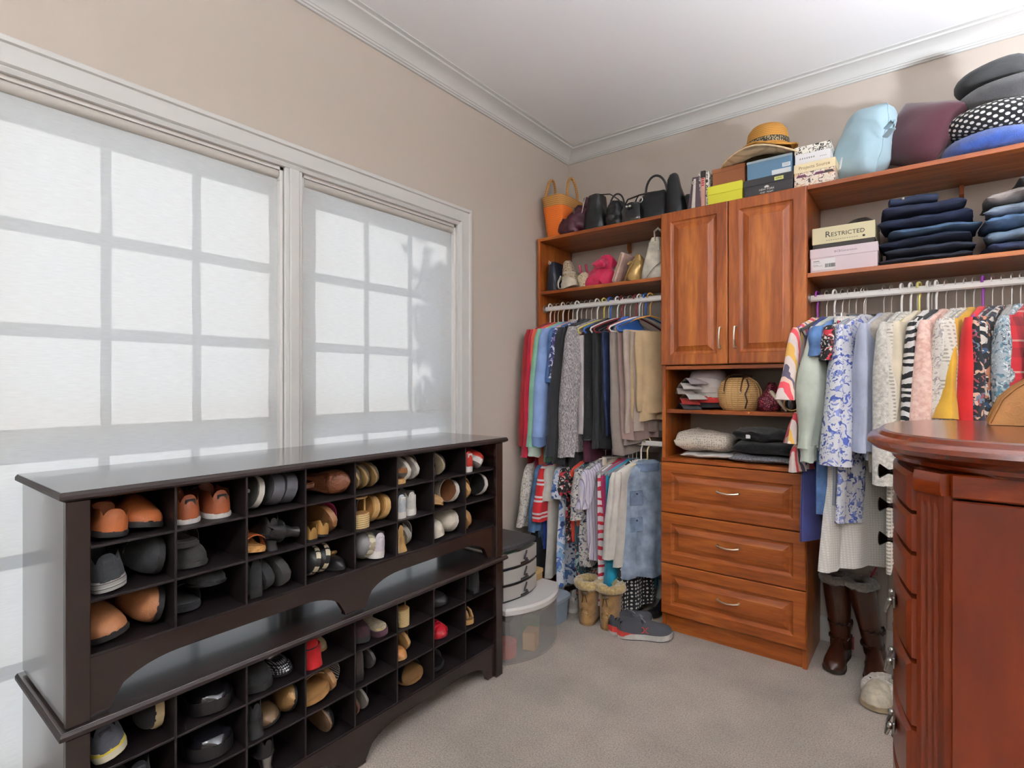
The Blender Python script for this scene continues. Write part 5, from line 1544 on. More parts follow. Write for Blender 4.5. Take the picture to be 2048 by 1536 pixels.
# pillows
def pillow(label, mat, w, h, tk, x, y, z, rot, name='pillow', e=3.2, seed=1., wob=.012, rnd=0., group='pillows on the top shelf'):
    t = T(name, label, 'pillow', (x, y, z), group=group)
    n = 18
    top, bot = [], []
    for i in range(n + 1):
        u = -1 + 2 * i / n
        ra, rb = [], []
        for j in range(n + 1):
            v = -1 + 2 * j / n
            k = max(0, (1 - abs(u) ** e) * (1 - abs(v) ** e)) ** .45
            rc = 1 - rnd * (u * v) ** 2
            pinch = rc - .07 * (abs(u) ** 2 * (1 - abs(v) ** 2) + abs(v) ** 2 * (1 - abs(u) ** 2))
            X, Z = u * w / 2 * pinch, v * h / 2 * pinch
            ra.append((X, -tk / 2 * k, Z)); rb.append((X, tk / 2 * k + .0002, Z))
        top.append(ra); bot.append(rb)
    mb = MB().loft(top, False, False, False).loft(bot, False, False, False)
    mb.wobble(wob, 11, seed)
    mb.build('cushion', mat, t, sharp=80)
    per = [(p[0], 0, p[2]) for p in top[0]] + [(r[-1][0], 0, r[-1][2]) for r in top[1:]] + [(p[0], 0, p[2]) for p in reversed(top[-1][:-1])] + [(r[0][0], 0, r[0][2]) for r in reversed(top[1:-1])]
    sm = MB().tube(per, .0025, 5, closed=True).wobble(wob, 11, seed).build('seam', mat, t)
    settle(t, rot, x=(0, x), y=(0, y), z=(-1, z))
    return t
lb = cloth('#a9c6d2', var=.06)
p = pillow('pale blue cotton pillow with seams and a white tag', lb, .26, .37, .19, -.232, 2.855, TOPZ, RZ(-48) @ RX(-10) @ RY(6), seed=3, e=2.4, wob=.016, rnd=.22)
MB().box(-.012, .012, -.094, -.088, -.12, -.065, .003).build('tag', paper('#e6e8ea'), p)
MB().tube([(.15, -.02, .02), (.20, -.03, .035), (.205, -.03, .0), (.155, -.02, -.015)], .012, 8, flat=.3).build('strap_loop', lb, p)
pillow('plump burgundy throw pillow behind the pale blue one', cloth('#4a1f2c', sheen=.4), .28, .28, .18, -.035, 2.862, TOPZ, RZ(-30) @ RY(24) @ RX(-12), seed=6, e=2.6, rnd=.06)
pd2 = pm('dotted pillow', ('dots', .019, .30, '#17171a', '#e6e4de', True), rough=.9)
_nt = pd2.node_tree
_vo = [n for n in _nt.nodes if n.type == 'TEX_VORONOI'][0]
_tc = _nt.nodes.new('ShaderNodeTexCoord'); _mp = _nt.nodes.new('ShaderNodeMapping')
_mp.inputs['Rotation'].default_value = (0, 0, rad(45)); _mp.inputs['Scale'].default_value = (1, 1, 0)
_nt.links.new(_tc.outputs['UV'], _mp.inputs[0]); _nt.links.new(_mp.outputs[0], _vo.inputs['Vector'])
for (lab, mt, z0, R, r, fl, yw) in (('bright blue plush neck pillow at the bottom of the stack', fur('#2f5fc0', var=.3, vscale=30, bscale=500), TOPZ, .105, .062, .78, 200), ('black neck pillow with white polka dots', pd2, TOPZ + .098, .105, .062, .80, 190),
                          ('dark grey plush neck pillow on the polka dot one', fur('#4c4c4e', var=.2, vscale=40, bscale=500), TOPZ + .197, .10, .058, .78, 170), ('charcoal neck pillow on the very top of the stack', cloth('#47494a'), TOPZ + .288, .095, .054, .78, 160)):
    t = T('neck_pillow', lab, 'pillow', (0, 0, 0), group='neck pillows stacked on the top shelf')
    path, rs = [], []
    for i in range(27):
        a = rad(-140 + 280 * i / 26)
        path.append((R * math.cos(a) * 1.15, R * math.sin(a), 0))
        q = min(i, 26 - i) / 3.0
        rs.append(r * (math.sqrt(max(.02, 1 - (1 - min(1, q)) ** 2))))
    mb = MB().tube(path, rs, 18)
    mb.v = [(a, b_, c * fl) for (a, b_, c) in mb.v]
    mb.wobble(.006, 9, z0 * 9)
    co = mb.build('cushion', mt, t, sharp=80)
    uv = co.data.uv_layers.new(name='UVMap')
    for lp in co.data.loops:
        i_, k_ = divmod(lp.vertex_index, 18)
        uv.data[lp.index].uv = (i_ * .0245, k_ * .0185)
    MB().tube([(a * 1.0, b_, fl * q * 1.0) for (a, b_, c), q in zip(path, rs)][2:-2], .0018, 5).build('seam', mt, t)
    settle(t, RZ(yw), x=(-1, .035 if z0 < 2.3 else .078), y=(1, BY - .012), z=(-1, z0))
# ---- right shelf: boxes and jeans
b = sbox('pale pink shoe box with barcode label under the cream box', -.420, -.170, 2.700, 2.99, RSH, 1.852, paper('#dccbd0'), paper('#e0d0d5'), .040, group='shoe boxes on the right shelf')
hx, hy, H = dims(b)
text('BCBGeneration', .013, b, paper('#8a7c84'), MV(.01, -hy - .0005, H - .02) @ FRONT)
MB().box(-.118, -.028, -hy + .0006, -hy + .002, .010, .058, .0003).build('paper_label', paper('#e9e6e6'), b)
marks(b, paper('#77737a'), [(-.112, -.088, .048, .051), (-.112, -.084, .042, .0432), (-.112, -.094, .033, .0345), (-.112, -.076, .028, .0292)], -hy + .0003)
bc = MB()
xx = -.066
for i in range(16):
    w0 = random.choice((.0008, .0014, .002))
    bc.box(xx, xx + w0, -hy + .0002, -hy + .0006, .020, .036)
    xx += w0 + random.choice((.0008, .0012))
bc.build('barcode', paper('#2a2a2a'), b)
b = sbox('cream box printed RESTRICTED on the pink shoe box', -.412, -.180, 2.706, 2.98, 1.8528, 1.944, paper('#2a2623'), paper('#d9cfa9'), .072, group='shoe boxes on the right shelf')
hx, hy, H = dims(b)
text('R', .036, b, paper('#2b2622'), MV(-.056, -hy - .0005, H - .034) @ FRONT)
text('ESTRICTED', .025, b, paper('#2b2622'), MV(.018, -hy - .0005, H - .0365) @ FRONT, width=.122)
marks(b, paper('#8a806a'), [(-.062 + .0085 * i, -.0565 + .0085 * i, H - .060, H - .0575) for i in range(14)], -hy - .0004)
MB().ball((.076, -hy, H - .058), (.005, .0006, .005), 10, 6).build('print_dot', paper('#2b2622'), b)
t = T('knit_hat', 'dark grey hat lying behind the RESTRICTED box', 'hat', (-.245, 2.93, 1.9448))
shell([(0, .06, .045, 0, 0), (.02, .064, .048, 0, 0), (.05, .055, .04, 0, 0), (.068, .03, .022, 0, 0)], 2.4, wob=.006, ws=20).build('crown', knit('#4a443e'), t)
shell([(0, .068, .052, 0, 0), (.012, .069, .053, 0, 0), (.022, .066, .05, 0, 0)], 2.4).build('brim', knit('#3c3733'), t)
def folded(label, mat, w, d, tk, x, y, z, yaw, seed, layers=2, group=None, cat='jeans', name='folded_jeans', band=None, wob=.009):
    t = T(name, label, cat, (x, y, z), (0, 0, rad(yaw)), group=group)
    lt = tk / layers
    for k in range(layers):
        rings = []
        n = 20
        for i in range(n + 1):
            u = -1 + 2 * i / n
            endr = math.sqrt(max(.05, 1 - abs(u) ** 12))
            rr = sup(20, d / 2 * (1 - .03 * k - .02 * random.random()), lt / 2 * endr, 2.4)
            rings.append([(u * w / 2 * (1 - .02 * k), q[0] + .006 * math.sin(seed + 3 * u), q[1] + lt * (k + .5)) for q in rr])
        mb = MB().loft(rings)
        mb.wobble(wob, 13, seed + k * 3).wobble(wob * .35, 36, seed)
        mb.v = [(a, b_, max(.0004, c)) for (a, b_, c) in mb.v]
        mb.build('fold_layer', mat, t, sharp=60)
    if band:
        mb = MB()
        rings = []
        for i in range(13):
            u = -1 + 2 * i / 12
            rings.append([(u * w * .30 - .03, q[0] * .4 - d * .28, q[1] + tk + .014 + .004 * math.sin(u * 4 + seed)) for q in sup(14, d * .45, .016, 3)])
        mb.loft(rings).wobble(.005, 15, seed).build('waistband', band, t, sharp=60)
        MB().ball((-w * .24, -d * .47, tk + .018), (.006, .004, .006), 8, 6).build('button', metalm('#b9b3a8'), t)
    return t
z = RSH
JG = 'folded dark jeans on the right shelf'
for i, (c, tk, w, dx, lab) in enumerate((('#1b2030', .034, .30, -.005, 'black denim jeans at the bottom of the dark stack'), ('#2b3346', .036, .29, .006, 'charcoal jeans second from the bottom of the dark stack'), ('#1d2740', .040, .30, -.008, 'ink blue jeans third from the bottom of the dark stack'),
                                         ('#4a6484', .036, .29, .018, 'mid blue faded jeans in the middle of the dark stack'), ('#1f2a48', .046, .30, -.004, 'dark indigo jeans second from the top of the stack'), ('#252e4a', .050, .27, -.020, 'navy jeans with waistband on top of the dark stack'))):
    folded(lab, denim(c), w, .25, tk, -.012 + dx, 2.832 + .004 * (i % 3), z + .0004, (-3, 2, -4, 4, -2, 5)[i], i + 2, 1, JG, band=denim('#2a3550') if i == 5 else None)
    z += tk + .0012
z = RSH
for i, (c, tk, w, dx, lab) in enumerate((('#2c3858', .045, .28, .0, 'navy jeans at the bottom of the light stack'), ('#8ba3bd', .050, .26, .006, 'pale blue jeans low in the light stack'), ('#5f7fa6', .048, .27, -.006, 'mid blue jeans in the middle of the light stack'),
                                         ('#a3b4c9', .046, .26, .004, 'light wash jeans near the top of the light stack'), ('#b9b0ab', .046, .26, -.004, 'beige grey trousers on the light stack'), ('#6d6e72', .04, .2, .05, 'grey cloth on the very top of the light stack'))):
    folded(lab, denim(c), w, .25, tk, .300 + dx, 2.832, z + .0004, (3, -4, 3, -5, 2, 8)[i], i + 12, 1, 'folded light jeans on the right shelf', wob=.014)
    z += tk + .0012
# ---- left middle shelf: small bags
t = bagT('handbag', 'navy leather bag with silver zip pull at the left shelf end', -1.800, 2.80, LSH)
shell([(0, .042, .09, 0, 0), (.02, .043, .092, 0, 0), (.12, .034, .086, 0, 0), (.175, .022, .08, -.004, 0)], 4, wob=.005, ws=14, seed=2).build('body', leather('#232834', rough=.35), t, sharp=60)
MB().tube([(-.004, -.082, .172), (.004, -.095, .13), (.03, -.098, .06), (.045, -.09, .02)], .006, 8, flat=.5).build('strap', leather('#2c3242'), t)
MB().torus((-.006, -.088, .17), .008, .002, 'y').tube([(-.012, -.09, .185), (0, -.09, .165)], .0022, 6).build('zip_pull', metalm('#dcdcdc'), t)
mono = pm('monogram canvas', ('floral', 60, '#b8a68a', ['#6f5c44', '#d8ccb4']), rough=.7)
t = bagT('monogram_bag', 'cream leather bag with brown monogram canvas leaning on the navy bag', -1.690, 2.80, LSH)
mb = shell([(0, .05, .07, 0, 0), (.02, .056, .075, 0, 0), (.07, .050, .07, 0, 0), (.10, .036, .055, 0, 0), (.165, .026, .035, -.004, 0), (.178, .018, .025, -.005, 0)], 2.8, wob=.006, ws=16, seed=9)
mb.move(RY(-14)); mz = min(p[2] for p in mb.v); mb.move(MV(0, 0, -mz)); mb.build('body', mono, t, sharp=60)
mb = shell([(0, .052, .04, 0, -.045), (.035, .05, .042, 0, -.045), (.065, .03, .03, 0, -.04)], 2.6, seed=9); mb.move(RY(-14)); mz = min(p[2] for p in mb.v); mb.move(MV(0, 0, -mz)); mb.build('front_panel', leather('#ded4c0'), t)
MB().torus((-.022, -.02, .105), .034, .008, 'z', 20, 8).build('cuff_band', leather('#e0d6c4'), t)
MB().tube([(-.06, -.05, .09), (-.075, -.06, .05), (-.065, -.07, .015), (-.03, -.075, .006)], .009, 8, flat=.5).build('strap', leather('#d9cdb8'), t)
t = bagT('monogram_bag', 'small beige monogram pouch with pink handles', -1.605, 2.80, LSH)
shell([(0, .036, .06, 0, 0), (.03, .042, .066, 0, 0), (.075, .036, .058, 0, 0), (.095, .02, .04, 0, 0)], 2.6, wob=.008, ws=22, seed=11).build('body', pm('beige monogram', ('floral', 85, '#d6c6a8', ['#a08660'])), t, sharp=60)
for q in (-.02, .022):
    MB().tube([(q, -.02, .08), (q - .012, -.02, .125), (q - .016, -.02, .145)], .0075, 8).build('handle', cloth('#b5405a'), t)
t = bagT('drawstring_bag', 'crumpled hot pink fabric bag on the left middle shelf', -1.500, 2.79, LSH)
hp = cloth('#d01f52', sheen=.3, rough=.6)
shell([(0, .095, .07, 0, 0), (.02, .10, .075, 0, 0), (.06, .085, .068, 0, 0), (.10, .06, .055, .01, 0), (.14, .05, .045, .02, 0), (.165, .03, .03, .02, 0)], 2.2, n=40, wob=.030, ws=17, seed=12).build('body', hp, t, sharp=80)
shell([(.10, .03, .02, .02, -.055), (.125, .042, .028, .02, -.06), (.15, .034, .022, .022, -.05)], 2.2, n=30, wob=.018, ws=28, seed=13).build('rosette', hp, t, sharp=80)
t = bagT('handbag', 'burgundy bag half hidden behind the hot pink one', -1.385, 2.90, LSH)
shell([(0, .06, .05, 0, 0), (.08, .056, .046, 0, 0), (.15, .05, .03, 0, 0)], 3, wob=.008, ws=20, seed=14).build('body', leather('#5a1524'), t, sharp=70)
for q in (-.04, .045):
    MB().ball((q, 0, .155), (.012, .02, .012), 8, 6).build('frame_knob', leather('#5a1524'), t)
t = bagT('clutch_bag', 'blush pink clutch leaning against the gold clutch', -1.372, 2.765, LSH)
mb = MB().box(-.012, .012, -.085, .085, 0, .165, .006); mb.move(RY(20)); mz = min(p[2] for p in mb.v); mb.move(MV(0, 0, -mz)); mb.build('body', leather('#d8b8ac'), t)
mb = MB().tube([(0, -.086, .01), (0, -.088, .155)], .003, 6); mb.move(RY(20)); mb.move(MV(0, 0, -mz)); mb.build('zip', metalm('#c9b08a'), t)
t = bagT('clutch_bag', 'folded metallic gold clutch beside the white bag', -1.290, 2.80, LSH)
gm = M('gold foil leather', '#b99a62', rough=.3, metal=.55, bump=.2, bscale=120)
mb = shell([(0, .045, .07, 0, 0), (.04, .05, .074, 0, 0), (.10, .044, .066, 0, 0), (.135, .022, .05, .0, 0)], 2.6, n=32, wob=.014, ws=18, seed=15); mb.move(RY(14)); mz = min(p[2] for p in mb.v); mb.move(MV(0, 0, -mz)); mb.build('body', gm, t, sharp=70)
MB().tube([(-.045, -.06, .004), (-.005, -.085, .06), (.02, -.082, .095), (.005, -.08, .11), (-.012, -.08, .095)], .006, 8, flat=.5).build('strap', gm, t)
t = bagT('handbag', 'tall white leather bag with pinched top next to the tower', -1.170, 2.80, LSH)
wl_ = leather('#e2dccb', rough=.5)
shell([(0, .068, .085, 0, 0), (.02, .068, .086, 0, 0), (.11, .052, .08, .004, 0), (.19, .032, .07, .010, 0), (.225, .024, .064, .012, 0)], 4, wob=.005, ws=12, seed=16, open_top=.03).build('body', wl_, t, sharp=50)
MB().box(-.018, .044, -.072, -.066, .15, .20, .002, RZ(0)).build('fold_band', leather('#d6cfbd'), t)
MB().tube([(.018, -.07, .20), (.016, -.074, .25), (.03, -.06, .268), (.042, -.02, .25), (.045, 0, .21)], .007, 8, flat=.5).build('handle', wl_, t)
MB().tube([(.05, -.07, .09), (.02, -.098, .055), (-.01, -.10, .02), (-.02, -.098, .004)], .008, 8, flat=.4).build('strap', wl_, t)
# ---- tower nook: caps, basket, small bags
z = NK1
for i, (c, lab) in enumerate((('#2b2a2e', 'black cap at the bottom of the cap stack'), ('#b9322c', 'red and white cap second from the bottom of the stack'), ('#c9c3ba', 'light grey cap in the middle of the cap stack'), ('#bfb6ad', 'taupe cap with small dark mark in the cap stack'), ('#cdc5c1', 'pinkish white cap near the top of the stack'), ('#a89c9c', 'mauve grey cap on top of the cap stack'))):
    t = T('baseball_cap', lab, 'cap', (0, 0, 0), group='baseball caps stacked in the tower nook')
    mt = cloth(c)
    MB().loft([sup(24, .082 * q * (1 + .014 * i), .088 * q * (1 + .014 * i), 2.1, .03, 0, h) for (q, h) in ((1, 0), (1, .022), (.95, .04), (.8, .056), (.5, .066), (.12, .069))]).build('crown', mt, t, sharp=70)
    bl_ = []
    for (u, k) in ((0, 0), (.3, .3), (.6, .6), (.85, .85), (1, 1)):
        wv_ = .082 * math.sqrt(max(.04, 1 - (u * .92) ** 2.4))
        bl_.append([( -.045 - .075 * u, v * wv_, .010 - .030 * (v * v) * .55 + .012 * (1 - abs(v)) ) for v in [-1 + 2 * j / 12 for j in range(13)]])
    mb = MB().loft(bl_, False, False, False)
    mb.loft([[(p[0], p[1], p[2] - .003) for p in r] for r in bl_], False, False, False)
    mb.build('bill', cloth('#3a3538') if i == 0 else mt, t, sharp=70)
    MB().ball((.03, 0, .069), .005, 8, 6).build('top_button', mt, t)
    t.scale = (1, 1, .92)
    settle(t, RZ((52, 40, 58, 30, 48, 62)[i]), x=(0, -.940 + .010 * (i % 3)), y=(0, 2.80 + .006 * (i % 2)), z=(-1, z))
    z += .0255
t = T('wicker_bag', 'round wicker basket bag with dark leather straps in the tower nook', 'bag', (-.744, 2.80, NK1))
wk = M('wicker', None, rough=.8, bump=.8, bscale=150, pat=('stripe', 2, .010, [(0, '#a07a4a'), (.35, '#d2ab74')], .003))
prof = [(0, .072, .066, 0, 0), (.02, .088, .08, 0, 0), (.06, .100, .09, 0, 0), (.10, .098, .088, 0, 0), (.135, .080, .072, 0, 0), (.152, .058, .05, 0, 0), (.158, .05, .042, 0, 0)]
shell(prof, 2.2, n=34).build('basket', wk, t)
for k in range(22):
    a = 2 * PI * k / 22
    MB().tube([((p[1] + .001) * math.cos(a), (p[2] + .001) * math.sin(a), p[0] + .001) for p in prof], .0022, 5).build('stake', M('wicker stake', '#c49c64', rough=.8), t)
dk = leather('#3f2a1f')
for q in (-.048, .03):
    MB().tube([(q, -.088, .085), (q, -.088, .105), (q + .002, -.072, .14), (q + .004, -.055, .158), (q + .01, -.03, .168)], .007, 8, flat=.35).build('strap_tab', leather('#6b4326'), t)
    MB().ball((q, -.096, .088), .0045, 8, 6).build('stud', metalm('#dcd2b8'), t)
MB().tube([(-.055, -.02, .163), (-.02, -.035, .176), (.03, -.03, .176), (.06, -.01, .163)], .008, 8, flat=.5).build('handle', dk, t)
MB().tube([(.05, -.06, .15), (.062, -.075, .12), (.05, -.09, .08), (.058, -.088, .045), (.048, -.082, .012)], .0035, 6).build('cord', dk, t)
t = T('sequin_pouch', 'dark red sequin pouch beside the wicker bag', 'bag', (-.606, 2.785, NK1))
shell([(0, .045, .05, 0, 0), (.02, .05, .055, 0, 0), (.06, .042, .05, -.002, 0), (.10, .024, .034, .004, 0), (.125, .012, .02, .008, 0)], 2.4, n=34, wob=.014, ws=22, seed=21).build('body', M('red sequins', None, rough=.3, metal=.2, bump=.8, bscale=170, pat=('dots', .007, .36, '#4d0f1d', '#b0485c', False, .7)), t, sharp=75)
MB().ball((.010, -.004, .128), (.016, .014, .010), 8, 6, .2).build('gathered_neck', M('red sequins', None), t)
t = T('wristlet', 'black and cream shoulder bag with gold ring standing at the nook right', 'bag', (-.520, 2.765, NK1))
mb = MB().box(-.008, .008, -.02, .08, 0, .12, .005); mb.move(RY(-38)); mz = min(p[2] for p in mb.v); mb.move(MV(0, 0, -mz)); mb.build('cream_panel', leather('#d8cdb4'), t)
shell([(0, .032, .05, .02, .03), (.05, .036, .05, .02, .03), (.09, .02, .04, .016, .03)], 2.5, wob=.006, ws=20, seed=22).build('body', patent('#17161a'), t, sharp=70)
MB().torus((.022, -.03, .038), .032, .0045, 'y').build('ring_handle', metalm('#a98f5e'), t)
MB().ball((.0, -.03, .075), (.014, .008, .010), 8, 6, .25).build('ornament', M('pink jewel', '#b5716a', rough=.25), t)
t = T('evening_bag', 'dark red and black bag leaning at the back of the nook', 'bag', (-.485, 2.88, NK1))
mb = MB().box(-.05, .022, -.03, .03, .0, .11, .01); mb.move(RY(10)); mz = min(p[2] for p in mb.v); mb.move(MV(0, 0, -mz)); mb.build('body', leather('#7a1c26'), t)
MB().tube([(-.035, 0, .10), (-.045, 0, .15), (-.02, 0, .172), (.0, 0, .15)], .009, 8, flat=.6).build('handle', patent('#17161a'), t)
# ---- tower nook below: sweaters on the counter
folded('white folded tee under the cream knit on the drawer counter', cloth('#d9d5d2'), .25, .24, .030, -.890, 2.83, NK2, 3, 41, 1, None, 'clothing', 'folded_shirt')
folded('cream chunky knit sweater folded on the drawer counter', M('cream knit', None, rough=.95, bump=1., bscale=130, pat=('dots', .011, .34, '#d6cbbb', '#a9a094', False, .4)), .27, .26, .105, -.905, 2.83, NK2 + .031, 0, 43, 1, None, 'clothing', 'folded_sweater', wob=.018)
folded('heather grey knit folded under the black sweaters', M('grey marl knit', None, rough=.95, bump=1., bscale=140, pat=('noise', 200, [(.35, '#54545a'), (.6, '#8e8e93')])), .30, .27, .036, -.617, 2.825, NK2, 0, 45, 1, None, 'clothing', 'folded_sweater')
t = folded('black sweater with white label folded on the grey knit', knit('#141417'), .285, .25, .062, -.615, 2.83, NK2 + .037, -2, 47, 1, 'black folded sweaters', 'clothing', 'folded_sweater', wob=.010)
t = folded('black crumpled sweater on top of the pile on the counter', knit('#18181b'), .27, .23, .058, -.61, 2.835, NK2 + .100, 3, 49, 1, 'black folded sweaters', 'clothing', 'folded_sweater', wob=.020)
MB().box(-.088, -.068, -.119, -.114, .016, .034, .001).build('label_tag', paper('#e6e6e6'), t)
# ---- tan bag on the armoire
t = T('leather_handbag', 'tan leather saddle bag with brass studs lying on the armoire', 'bag', (.235, 1.41, 1.1818))
tl = leather('#b07c45', rough=.5)
pf = []
for i in range(17):
    u = -1 + 2 * i / 16
    pf.append((u * .145, .105 * (1 - abs(u) ** 2.2) ** .6 + .004))
poly = [(x_, z_) for (x_, z_) in pf] + [(.145, 0), (-.145, 0)]
MB().prism(poly, 'y', -.03, .03).build('body', tl, t, sharp=40)
MB().tube([(x_, -.031, z_) for (x_, z_) in pf], .003, 6).tube([(x_, .031, z_) for (x_, z_) in pf], .003, 6).build('piping', leather('#96652f'), t)
for (x_, z_) in ((-.01, .02), (.0, .045), (.03, .06)):
    MB().ball((x_, -.032, z_), .0045, 8, 6).build('stud', metalm('#d9cfae'), t)
# ---------------------------------------------------------------- things on the floor
def frost(name, col, a=.55, rough=.35):
    m = M(name, col, rough=rough)
    b = m.node_tree.nodes['Principled BSDF']
    b.inputs['Alpha'].default_value = a
    return m
fr1, fr2 = frost('frosted plastic', '#d6d4cf', .62), frost('clear plastic', '#d2d0cc', .24, .2)
def bowed(xb, xf, y0, y1, d, z0, z1, ins=0., n=14):
    def ring(z, i=0.):
        pts = [(xb + i, y0 + i, z)]
        for k in range(n + 1):
            y = y0 + i + (y1 - y0 - 2 * i) * k / n
            u = (y - (y0 + y1) / 2) / ((y1 - y0) / 2)
            pts.append((xf + d * (1 - u * u) - i, y, z))
        return pts + [(xb + i, y1 - i, z)]
    return ring
# round-fronted bin
t = T('storage_bin', 'large clear round-fronted plastic drawer bin with white lid on the carpet', 'storage bin', (0, 0, 0))
R = bowed(-1.850, -1.500, 1.895, 2.315, .075, 0, .25)
mb = MB().loft([R(.002), R(.006), R(.225)], cap1=False)
mb.loft([R(.225), R(.222, .004), R(.010, .004)], cap0=False)
mb.build('bin', fr2, t, sharp=40)
Rl = bowed(-1.856, -1.493, 1.888, 2.322, .08, 0, 0)
MB().loft([Rl(.226), Rl(.246), Rl(.256, .008)]).build('lid', M('white lid', '#cfcdca', rough=.4), t, sharp=30)
MB().loft([bowed(-1.502, -1.499, 1.95, 2.27, .072, 0, 0)(z_) for z_ in (.205, .218)]).build('drawer_lip', fr1, t)
for (nm, lab, c, sz, at_) in (('craft_box', 'red round tin inside the clear bin', '#b4463c', (.05, .05, .05), (-1.55, 1.96, .012)), ('craft_box', 'white tub inside the clear bin', '#c9c4ba', (.05, .05, .045), (-1.62, 1.98, .012)),
                              ('craft_box', 'tan carton inside the clear bin', '#bf9558', (.03, .04, .08), (-1.50, 2.09, .012)), ('craft_box', 'green carton inside the clear bin', '#6d8a63', (.04, .03, .10), (-1.56, 2.17, .012)), ('craft_box', 'dark folder inside the clear bin', '#3f444e', (.05, .10, .13), (-1.64, 2.08, .012))):
    q = T(nm, lab, 'container', at_)
    if 'tin' in lab or 'tub' in lab:
        MB().lathe([(sz[0], 0), (sz[0], sz[2]), (sz[0] * .96, sz[2] + .003)], 20).build('body', paper(c), q)
        MB().lathe([(sz[0] * 1.03, sz[2] + .003), (sz[0] * 1.03, sz[2] + .014), (sz[0] * .9, sz[2] + .016)], 20).build('lid', paper(c), q)
    else:
        MB().box(-sz[0], sz[0], -sz[1], sz[1], 0, sz[2], .003, RZ(20)).build('body', paper(c), q)
        MB().box(-sz[0] * .99, sz[0] * .99, -sz[1] * 1.01, sz[1] * 1.01, sz[2] * .8, sz[2] + .002, .002, RZ(20)).build('flap', paper(c), q)
# three-drawer unit on the bin
t = T('drawer_tower', 'small three-drawer frosted plastic unit with black top, standing on the bin', 'storage drawers', (0, 0, .2566))
bp = plastic('#2a2a2c')
Rb = bowed(-1.850, -1.545, 1.925, 2.195, .022, 0, 0)
MB().loft([Rb(0), Rb(.008)]).build('frame_base', bp, t, sharp=30)
MB().box(-1.850, -1.840, 1.925, 2.195, .008, .232).build('frame_back', bp, t)
for k in range(3):
    z0 = .010 + k * .075
    if k: MB().loft([Rb(z0 - .008), Rb(z0 - .001)]).build('frame_shelf', bp, t, sharp=30)
    Rd = bowed(-1.838, -1.538, 1.930, 2.190, .024, 0, 0)
    dr = MB()
    dr.loft([Rd(z0), Rd(z0 + .062)], cap1=False).loft([Rd(z0 + .062), Rd(z0 + .060, .003), Rd(z0 + .004, .003)], cap0=False)
    d = dr.build('drawer', fr1, t, sharp=30)
    yc = 2.06
    xf = -1.538 + .024
    MB().tube([(xf + .001, yc + .014, z0 + .054), (xf + .008, yc + .002, z0 + .050), (xf + .010, yc - .010, z0 + .038), (xf + .008, yc - .012, z0 + .024), (xf + .004, yc + .004, z0 + .016), (xf + .004, yc + .014, z0 + .020)], .0045, 7).build('latch_handle', bp, d)
    MB().box(xf - .006, xf + .003, yc - .03, yc + .03, z0 + .001, z0 + .010, .002).build('finger_pull', bp, d)
    MB().box(-1.70, -1.58, 1.95 + .02 * k, 2.03 + .03 * k, z0 + .005, z0 + .034, .004).build('contents', paper(('#8fb8a4', '#8f9cc4', '#b4b0aa')[2 - k]), d)
MB().loft([Rb(.234), Rb(.248), Rb(.256, .010)]).build('top', M('black granite plastic', None, rough=.5, pat=('noise', 300, [(.4, '#232224'), (.7, '#4a484a')])), t, sharp=30)
# yellow-tan box and blue-grey bin behind
t = T('cardboard_box', 'flat tan cardboard box on the clear bin behind the drawers', 'box', (-1.675, 2.262, .2566))
MB().box(-.09, .09, -.05, .05, 0, .05, .002).build('base', paper('#a88a5e'), t)
MB().box(-.093, .093, -.053, .053, .034, .054, .002).build('lid', paper('#c7a873'), t)
t = T('storage_bin', 'small blue grey plastic bin with lid behind the clear one', 'storage bin', (-1.635, 2.420, 0))
MB().loft([sup(24, .10, .075, 5, 0, 0, .002), sup(24, .108, .082, 5, 0, 0, .118)]).build('bin', plastic('#7f8c98', rough=.5), t, sharp=50)
MB().loft([sup(24, .116, .090, 5, 0, 0, .118), sup(24, .118, .092, 5, 0, 0, .134), sup(24, .108, .082, 5, 0, 0, .142)]).build('lid', plastic('#97a2ac', rough=.5), t, sharp=50)
# sheepskin boots
su = suede('#a07a4a', sheen=.25)
for (lab, x, y, yaw, hgt) in (('tan sheepskin boot with fluffy cuff and bow, left of the pair', -1.438, 2.545, 8, .205), ('tan sheepskin boot with fluffy cuff and bow, right of the pair', -1.318, 2.560, 2, .205)):
    t = T('sheepskin_boot', lab, 'boot', (x, y, 0), (0, 0, rad(yaw)), group='tan sheepskin boots')
    # the heel end faces the camera: toe towards +Y
    sm = MB()
    sole(sm, .27, .105, .016, spring=.003).move(MV(0, .055, 0)).build('sole', rubber('#8a6a42'), t)
    up = MB()
    upper(up, .27, .102, .016, [(0, .075), (.1, .085), (.3, .095), (.45, .09), (.6, .075), (.8, .058), (.93, .042), (1, .004)], None, spring=.003)
    up.move(MV(0, .055, 0)).build('foot', su, t, sharp=70)
    sh_ = shell([(.03, .049, .060, 0, -.012), (.08, .050, .060, 0, -.014), (.15, .054, .060, 0, -.012), (hgt, .058, .064, 0, -.012)], 2.3, n=28, open_top=.10)
    sh_.build('shaft', su, t, sharp=60)
    ring = [(.056 * math.cos(2 * PI * i / 22), -.012 + .063 * math.sin(2 * PI * i / 22), hgt) for i in range(22)]
    furring(MB(), ring, .024).build('fur_cuff', fur('#cbb079'), t, sharp=80)
    MB().ball((0, -.082, hgt - .035), (.020, .008, .010), 8, 6, .2).tube([(-.004, -.084, hgt - .04), (-.012, -.082, hgt - .085)], .004, 6, flat=.4).tube([(.006, -.084, hgt - .04), (.014, -.08, hgt - .08)], .004, 6, flat=.4).build('bow', M('satin brown', '#4a3a26', rough=.4), t)
    MB().box(-.022, .022, -.0795, -.076, .055, .085, .003).build('heel_patch', suede('#8d6a3f'), t)
    text('UGG', .018, t, suede('#d0b07e'), MV(0, -.0801, .070) @ FRONT)
